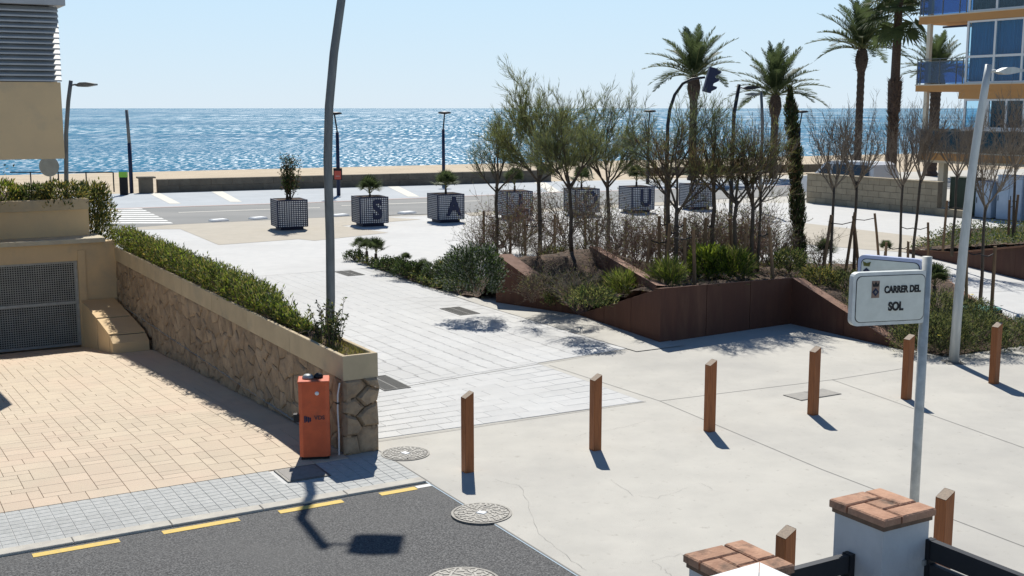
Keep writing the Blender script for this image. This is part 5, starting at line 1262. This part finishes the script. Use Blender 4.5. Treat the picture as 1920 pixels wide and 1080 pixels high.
px_shrub('grass_tuft', 'yellow green grass tuft above the left end of the inner wall', 1252, 535, .26, .36, ['lf_olive', 'lf_bright', 'lf_mid'], 93, 1000, .25, .012, 'grass tuft', z=.9)
px_shrub('grass_tuft', 'green grass tuft in the valley between the steel plates', 1170, 553, .26, .36, ['lf_mid', 'lf_olive', 'lf_bright'], 94, 1000, .25, .012, 'grass tuft', z=.6)
px_shrub('leafy_shrub', 'low green shrub at the corner where the steel wall slopes down', 1535, 535, .38, .36, ['lf_mid', 'lf_olive', 'lf_dark', 'lf_yellow'], 95, 1500, group=sg, z=.7)
px_shrub('leafy_shrub', 'low dark shrub on the mulch slope beside the left flange', 1050, 560, .38, .35, ['lf_dark', 'lf_mid', 'lf_olive'], 96, 1500, group=sg, z=.3)
px_shrub('leafy_shrub', 'low dark shrub at the bottom of the valley in the rusty planter', 1110, 575, .38, .34, ['lf_dark', 'lf_olive', 'lf_mid'], 97, 1500, group=sg, z=.2)
px_shrub('leafy_shrub', 'dark low shrub under the slim cypress', 1480, 512, .4, .5, ['lf_dark', 'lf_mid', 'lf_olive'], 98, 1700, group=sg, z=.8)
for k, (x, y) in enumerate([(1741, 655), (1803, 585)]):
    p = bedpt(x, y, .1); t = thing('yellow_flower', ['yellow daisy flower low in the rosemary by the sign post', 'yellow daisy flower higher in the rosemary near the lamp post'][k], 'flower', p + Vector((0, -.5, .35 + .1 * k)))
    mb = MB(); mb.lathe([(.001, .02), (.045, .012), (.001, .01)], 10); mb.obj('petals', mat('yellow_petal', (.75, .62, .03), None, .6, trans=.3), t)
    MB().tube([(0, 0, -.3), (0, 0, .01)], .004, 4).obj('stem', M['lf_mid'], t)
p = bedpt(1836, 585, .1); t = thing('teal_lid', 'teal green flat lid lying behind the bushes by the walkway', 'lid', p + Vector((0, 0, .06)), R(30)); MB().cbox(-.32, .32, -.3, .3, 0, .05, .01).obj('lid_plate', M['teal'], t); MB().box(-.34, .34, -.32, .32, -.08, .0).obj('box_rim', M['dark'], t)

for k, (x, y, r, h, lb) in enumerate([(1020, 545, .42, .34, 'beside the middle of the left flange'), (1072, 548, .45, .38, 'in the centre of the mulch slope'), (1125, 545, .42, .40, 'right of the centre of the mulch slope'), (1085, 515, .42, .36, 'high on the mulch slope under the curved tamarisk'),
        (1040, 505, .36, .34, 'high on the mulch slope near the left flange'), (1150, 525, .4, .42, 'near the rear steel plate of the valley'), (1090, 570, .34, .26, 'at the low point where the two steel plates meet')]):
    px_shrub('slope_shrub', 'straggly dark shrub ' + lb, x, y, r, h, ['lf_dark', 'twigpink', 'lf_olive', 'twigpale', 'lf_dark'], 110 + k, 1500, .11, .014, group='straggly shrubs on the mulch slope', z=.4)
for k, (x, y, nm) in enumerate([(1000, 520, 'low on the left of the mulch slope'), (1065, 530, 'low in the middle of the mulch slope'), (1140, 500, 'high on the right of the mulch slope'), (1200, 530, 'just above the valley grass tuft'), (1345, 480, 'behind the lime green shrub'), (1440, 500, 'just before the slim cypress foot'), (940, 465, 'left of the leftmost tamarisk trunk'), (975, 462, 'tall behind the tallest tamarisk trunk'), (1060, 460, 'tall behind the curved tamarisk trunk'), (1110, 458, 'tall before the planter lettered O'), (1275, 490, 'behind the withered tamarisk trunk')]):
    b_ = bedpt(x, y, .5); t = thing('twiggy_shrub', 'tangled leafless shrub ' + nm, 'shrub', b_, k * 1.7, 'twiggy shrubs under the trees'); q = 1.5 if y in (462, 460, 458) else (.6 if 990 < x < 1210 else 1.15); t.scale = (q * 1.2, q * 1.2, q)
    link('twigs', TS[(k + 1) % 4][0], t); link('fine_foliage', TS[(k + 1) % 4][1], t)

# fans and palms
def fan_mesh(n=18, L_=.3, sp=110, pet=.25, seed=0):
    mb = MB(); rr = random.Random(seed)
    mb.tube([(0, 0, 0), (pet * .6, 0, pet * .25), (pet, 0, pet * .3)], [.008, .006, .005], 4, 0)
    c = Vector((pet, 0, pet * .3))
    for k in range(n):
        a = R(-sp + 2 * sp * k / (n - 1)); l = L_ * (1 - .25 * abs(a) / 2) * rr.uniform(.9, 1.05); d = Vector((math.cos(a), math.sin(a), .22 - .15 * abs(a)))
        e = c + d.normalized() * l - Vector((0, 0, l * .12)); m_ = c + d.normalized() * l * .6; s = Vector((-math.sin(a), math.cos(a), 0)) * L_ * .055
        mb.add([c, m_ + s, e, m_ - s], [(0, 1, 2, 3)], 1)
    return mb.mesh('fan_leaf', [M['rachis'], M['lf_palm']])
FM = [fan_mesh(seed=k) for k in range(2)]
FMd = []
for me in FM: q = me.copy(); q.materials[1] = M['lf_olive']; FMd.append(q)
def fan_palm(label, loc, h, s, n, seed, group, els=(10, 80), me=FM):
    t = thing('fan_palm', label, 'fan palm', loc, 0, group); rr = random.Random(seed)
    MB().tube([(0, 0, -.05), (0, 0, h)], [.05, .04], 8).obj('trunk', M['palmtrunk'], t)
    for k in range(n):
        o = link('fan_leaf', rr.choice(me), t, (0, 0, h)); el = R(rr.uniform(*els)); o.rotation_euler = (0, -el, 2.4 * k + rr.uniform(-.3, .3)); o.rotation_euler = (Matrix.Rotation(2.4 * k, 3, 'Z') @ Matrix.Rotation(-el, 3, 'Y')).to_euler(); o.scale = (s, s, s)
    return t
fg = 'small fan palms in the plant bed'
for k, (x, y, h, s, n, lb) in enumerate([(674, 485, .28, .75, 12, 'first small fan palm at the tip of the narrow bed'), (688, 490, .30, .8, 13, 'middle one of the three small fan palms at the bed tip'), (705, 495, .30, .95, 14, 'rightmost and widest of the three small fan palms at the bed tip'),
        (761, 510, .28, .5, 12, 'small yucca like palm standing alone in the narrow bed'), (795, 520, .22, .6, 12, 'small fan palm just left of the lime green shrub'), (1545, 505, .3, .9, 12, 'fan palm beside the foot of the first bare tree'), (1750, 575, .45, 1.0, 16, 'large fan palm just right of the street sign post'),
        (1475, 505, .2, .8, 12, 'fan palm under the slim cypress'), (1660, 478, .1, .7, 10, 'low fan palm above the rear sign panel')]):
    fan_palm(lb, bedpt(x, y, .4), h, s, n, k, fg)

def frond_mesh(L_, droop, seed):
    rr = random.Random(seed); mb = MB(); P = []; n = 14
    for i in range(n + 1): t_ = i / n; P.append(Vector((L_ * (t_ - .12 * droop * t_ ** 2), 0, L_ * (.14 * t_ - (.12 + .34 * droop) * t_ ** 2.2))))
    mb.tube(P, [.028 - .024 * i / n for i in range(n + 1)], 4, 0)
    for i in range(46):
        t_ = .16 + .84 * i / 45; f = t_ * n; j = min(int(f), n - 1); c = P[j].lerp(P[j + 1], f - j); d = (P[j + 1] - P[j]).normalized()
        ll = L_ * .21 * math.sin(math.pi * (.14 + .80 * t_)) * rr.uniform(.85, 1.1); up = Vector((0, 1, 0)).cross(d) * -1
        for s in (-1, 1):
            v_ = (d * .75 + Vector((0, s, 0)) * .8 + Vector((0, 0, 1)) * (.30 + rr.uniform(-.25, .15))).normalized(); e = c + v_ * ll - Vector((0, 0, ll * .1)); w_ = d * L_ * .009
            mb.add([c - w_, c + w_, c.lerp(e, .6) + w_ * .9, e, c.lerp(e, .6) - w_ * .9], [(0, 1, 2, 3, 4)], 1)
    return mb.mesh('frond', [M['rachis'], M['lf_palm']])
FR = [frond_mesh(2.7, d, k) for k, d in enumerate((.2, .45, .75, 1.0))]
def date_palm(label, x, ybase, ytop, s, n, seed, D=None, rt=.2, group='date palms along the seafront'):
    b_ = g(x, ybase) if D is None else Vector((xat(x, 300, D), D, 0)); D = b_.y; H = zat(ytop, D)
    t = thing('date_palm', label, 'palm tree', b_, 0, group); rr = random.Random(seed)
    P = [(rr.uniform(-.03, .03), 0, H * k / 8) for k in range(9)]
    tr = MB(); k_ = 40; pts = [(0, 0, H * i / k_) for i in range(k_ + 1)]
    tr.tube(pts, [(rt * (1.25 if i < 2 else 1.) * (1.04 if i % 2 else .93)) for i in range(k_ + 1)], 12); tr.obj('trunk', M['palmtrunk'], t)
    bb = MB(); bb.lathe([(rt * .9, -1.0 * s), (rt * 1.45, -.65 * s), (rt * 1.7, -.35 * s), (rt * 1.3, .1), (rt * .4, .35)], 14, 0, (0, 0, H)); 
    for k in range(60):
        a = rr.uniform(0, 6.28); z = rr.uniform(-.9, .2) * s; r0 = rt * 1.5; d = Vector((math.cos(a), math.sin(a), 0)); bb.add([d * r0 + Vector((0, 0, H + z)) + Vector((-d.y, d.x, 0)) * .06, d * r0 + Vector((0, 0, H + z)) - Vector((-d.y, d.x, 0)) * .06, d * (r0 + .25 * s * rt / .2) + Vector((0, 0, H + z + .12))], [(0, 1, 2)])
    bb.obj('leaf_base_bulb', M['palmtrunk'], t)
    for k in range(n):
        u = (k + .5) / n; el = R(88 - 84 * u ** .85); i_ = min(3, int(u * 3.3 + rr.random() * .9)); o = link('frond', FR[i_], t, (0, 0, H + .15))
        o.rotation_euler = (Matrix.Rotation(2.39996 * k + rr.uniform(-.15, .15), 3, 'Z') @ Matrix.Rotation(-el, 3, 'Y')).to_euler(); q = s * rr.uniform(.88, 1.08); o.scale = (q, q, q)
    return t
date_palm('date palm behind the traffic light, leftmost of the seafront palms', 1297, 338, 150, 1.25, 34, 1, rt=.245)
date_palm('date palm with full round crown right of the two flat headed lamps', 1449, 334, 185, 1.3, 36, 2, rt=.245)
date_palm('tall date palm with drooping fronds behind the white van', 1606, 330, 98, 1.35, 40, 3, rt=.25)
date_palm('date palm seen behind the balcony of the apartment block', 1746, 330, 145, 1.1, 34, 4, rt=.34)
# washingtonia
D = 62.; wx = xat(1676, 200, D); wt = thing('washingtonia_palm', 'very tall slim fan palm with shaggy lower trunk left of the apartment block', 'palm tree', (wx, D, 0))
Ht = zat(8, D)
MB().tube([(0, 0, 0), (0, 0, 4.2)], [.30, .26], 14).obj('trunk', M['palmtrunk'], wt)
sk = MB(); rr = random.Random(4)
MB().tube([(0, 0, 4.2), (0, 0, 5.8)], [.32, .36], 14).obj('shaggy_trunk', M['palmtrunk'], wt)
for k in range(260):
    a = rr.uniform(0, 6.28); z = rr.uniform(2.9, 5.9); d = Vector((math.cos(a), math.sin(a), 0)); s_ = Vector((-d.y, d.x, 0)) * .07; p = d * .27 + Vector((0, 0, z)); sk.add([p + s_, p - s_, d * .47 + Vector((0, 0, z + .25))], [(0, 1, 2)])
sk.obj('leaf_stubs', M['palmtrunk'], wt)
MB().tube([(0, 0, 5.8), (0, 0, Ht + .8)], [.24, .19], 14).obj('upper_trunk', M['palmtrunk'], wt)
for k in range(36):
    o = link('fan_leaf', rr.choice(FM), wt, (0, 0, Ht + .7 - rr.uniform(0, 1.5))); el = R(rr.uniform(-75, 75)); o.rotation_euler = (Matrix.Rotation(2.4 * k, 3, 'Z') @ Matrix.Rotation(-el, 3, 'Y')).to_euler(); s = rr.uniform(3.6, 4.6); o.scale = (s, s, s)

# ------------------------------------------------------------------ lettered planter boxes
PB = thing('planter_box', 'x', 'planter box', (0, 0, 0), R(24), 'black and white lattice planter boxes along the road')
S_ = 1.1; H_ = .95; z0 = .14; N1 = 13
MB().box(-.5, .5, -.5, .5, z0 + .02, z0 + H_ - .06).obj('inner_box', M['white'], PB)
MB().box(-.42, .42, -.42, .42, 0, z0 + .02).obj('feet', M['navy'], PB)
la = MB(); h = .55
for k in range(N1 + 1):
    c = -h + 2 * h * k / N1; z = z0 + H_ * k / N1
    if k <= N1:
        for (y0, y1) in ((-h, -h + .03), (h - .03, h)): la.box(c - .0135, c + .0135, y0 - .003, y1 - .003, z0, z0 + H_)
        for (x0, x1) in ((-h, -h + .03), (h - .03, h)): la.box(x0, x1, c - .0135, c + .0135, z0, z0 + H_)
        la.box(-h, h, -h, -h + .028, z - .0125, z + .0125); la.box(-h, h, h - .028, h, z - .0125, z + .0125); la.box(-h, -h + .028, -h, h, z - .0125, z + .0125); la.box(h - .028, h, -h, h, z - .0125, z + .0125)
lat_o = la.obj('lattice', M['navy'], PB); lat_o['kind'] = 'stuff'
wb = MB(); wb.box(-.544, .544, -.544, .544, z0 + .01, z0 + H_ - .02); wb.obj('white_lining', M['white'], PB)
rim = MB()
for (a, b_, c_, d_) in ((-.56, .56, -.56, -.50), (-.56, .56, .50, .56), (-.56, -.50, -.50, .50), (.50, .56, -.50, .50)): rim.box(a, b_, c_, d_, z0 + H_, z0 + H_ + .03)
rim.obj('rim', M['navy'], PB); tag(MB().box(-.5, .5, -.5, .5, z0 + H_ - .06, z0 + H_ + .01).obj('soil', M['soil'], PB), kind='stuff')
boxes = [(543, 430, None, 'lattice planter box without letter holding a tall shrub'), (694, 423, 'S', 'lattice planter box with a dark letter S'), (836, 416, 'A', 'lattice planter box with a dark letter A'), (965, 409, 'L', 'lattice planter box with a letter L behind the leftmost tamarisk'),
         (1090, 403, 'O', 'lattice planter box with a letter O behind the twigs'), (1193, 398, 'U', 'lattice planter box with a letter U right of the green tamarisk'), (1305, 392, None, 'lattice planter box farthest right behind the withered tamarisk')]
bl_ = []
for i, (x, y, s, lb) in enumerate(boxes):
    p = g(x, y); o = PB if i == 0 else None
    if i == 0: PB.location = p; PB['label'] = lb
    else: o = copytree(PB, p, R(24 + (i % 3 - 1) * 1.5), lb)
    bl_.append((o, p))
for (o, p), (x, y, s, lb) in zip(bl_, boxes):
    if s: text('letter', s, 1.0, M['navy'], o, (.12, -.565, z0 + .47), (R(90), 0, 0), .035, .82, .012)
PZ = z0 + H_
t = thing('box_shrub', 'tall sparse leafy shrub growing from the first planter box', 'shrub', bl_[0][1] + Vector((0, 0, PZ)))
st = MB(); cen = []; dr = []; rr = random.Random(8)
for k in range(16):
    x0 = rr.uniform(-.1, .1); ln = rr.uniform(.7, 1.6); dx = rr.uniform(-.28, .28) + (.08 if ln > 1.3 else 0); e = Vector((x0 + dx, rr.uniform(-.25, .25), ln)); st.tube([(x0, 0, 0), Vector((x0, 0, 0)).lerp(e, .5) + Vector((dx * .2, 0, 0)), e], [.016, .012, .004], 5)
    for j in range(90):
        q = Vector((x0, 0, 0)).lerp(e, rr.uniform(.3, 1.05)) + Vector((rr.gauss(0, .07), rr.gauss(0, .07), rr.gauss(0, .05))); cen.append(tuple(q)); dr.append((rr.gauss(0, 1), rr.gauss(0, 1), rr.gauss(.5, .7)))
st.obj('stems', M['bark'], t); leaves('foliage', cen, dr, .11, .04, [M['lf_dark'], M['lf_dark'], M['lf_mid'], M['lf_brown']], t)
pn = ['the planter lettered S', 'the planter lettered A', 'the planter lettered L', 'the planter lettered O', 'the planter lettered U', 'the last planter box']
for k, nm in enumerate(pn):
    fan_palm('small fan palm growing in ' + nm, bl_[k + 1][1] + Vector((0, .1, PZ)), .10 + .12 * (k > 0), 1.45, 17, 100 + k, 'fan palms in the lettered planter boxes', (5, 85))

# ------------------------------------------------------------------ person walking by the beach gap
b_ = g(1102, 336); D = b_.y
pe_ = thing('person', 'person in dark clothes walking along the promenade seen through the trees', 'person', b_)
def skin(name, vs, es, rad, m, parent, sub=2):
    me = bpy.data.meshes.new(name); me.from_pydata(vs, es, []); o = bpy.data.objects.new(name, me); C.objects.link(o)
    md = o.modifiers.new('skin', 'SKIN'); md.use_smooth_shade = True
    for i, r_ in enumerate(rad): me.skin_vertices[0].data[i].radius = (r_, r_ * .9)
    me.skin_vertices[0].data[0].use_root = True
    s = o.modifiers.new('sub', 'SUBSURF'); s.levels = s.render_levels = sub
    bpy.context.view_layer.update(); ev = bpy.data.meshes.new_from_object(o.evaluated_get(bpy.context.evaluated_depsgraph_get())); bpy.data.objects.remove(o); ev.materials.clear(); ev.materials.append(m)
    return link(name, ev, parent)
vs = [(0, 0, .88), (.01, 0, 1.05), (.02, 0, 1.30), (.03, 0, 1.42), (.05, 0, 1.50), (.07, 0, 1.60), (.075, 0, 1.68),
      (0, .09, .86), (.22, .10, .48), (.30, .10, .08), (.42, .10, .03), (0, -.09, .86), (-.10, -.10, .47), (-.36, -.10, .14), (-.33, -.10, .04),
      (.02, .18, 1.36), (-.10, .22, 1.12), (-.05, .22, .90), (.02, -.18, 1.36), (.12, -.22, 1.12), (.30, -.20, .98)]
es = [(0, 1), (1, 2), (2, 3), (3, 4), (4, 5), (5, 6), (0, 7), (7, 8), (8, 9), (9, 10), (0, 11), (11, 12), (12, 13), (13, 14), (3, 15), (15, 16), (16, 17), (3, 18), (18, 19), (19, 20)]
rad = [.13, .12, .15, .10, .05, .085, .05, .09, .06, .04, .03, .09, .06, .04, .03, .05, .04, .03, .05, .04, .03]
skin('body', vs, es, rad, M['cloth'], pe_)
mb = MB(); mb.lathe([(.001, .12), (.07, .09), (.095, .02), (.085, -.05), (.001, -.09)], 12, 0, (.06, 0, 1.63)); mb.obj('hair', M['black'], pe_, True)

# fine subpixel finish: small stones and leaves on the plaza
for o in bpy.data.objects:
    if o.type == 'MESH' and o.parent is None and 'category' not in o.keys() and o.get('kind') == 'structure': pass
print('objects', len(bpy.data.objects), 'tris ~', sum(len(me.polygons) * 2 for me in bpy.data.meshes))
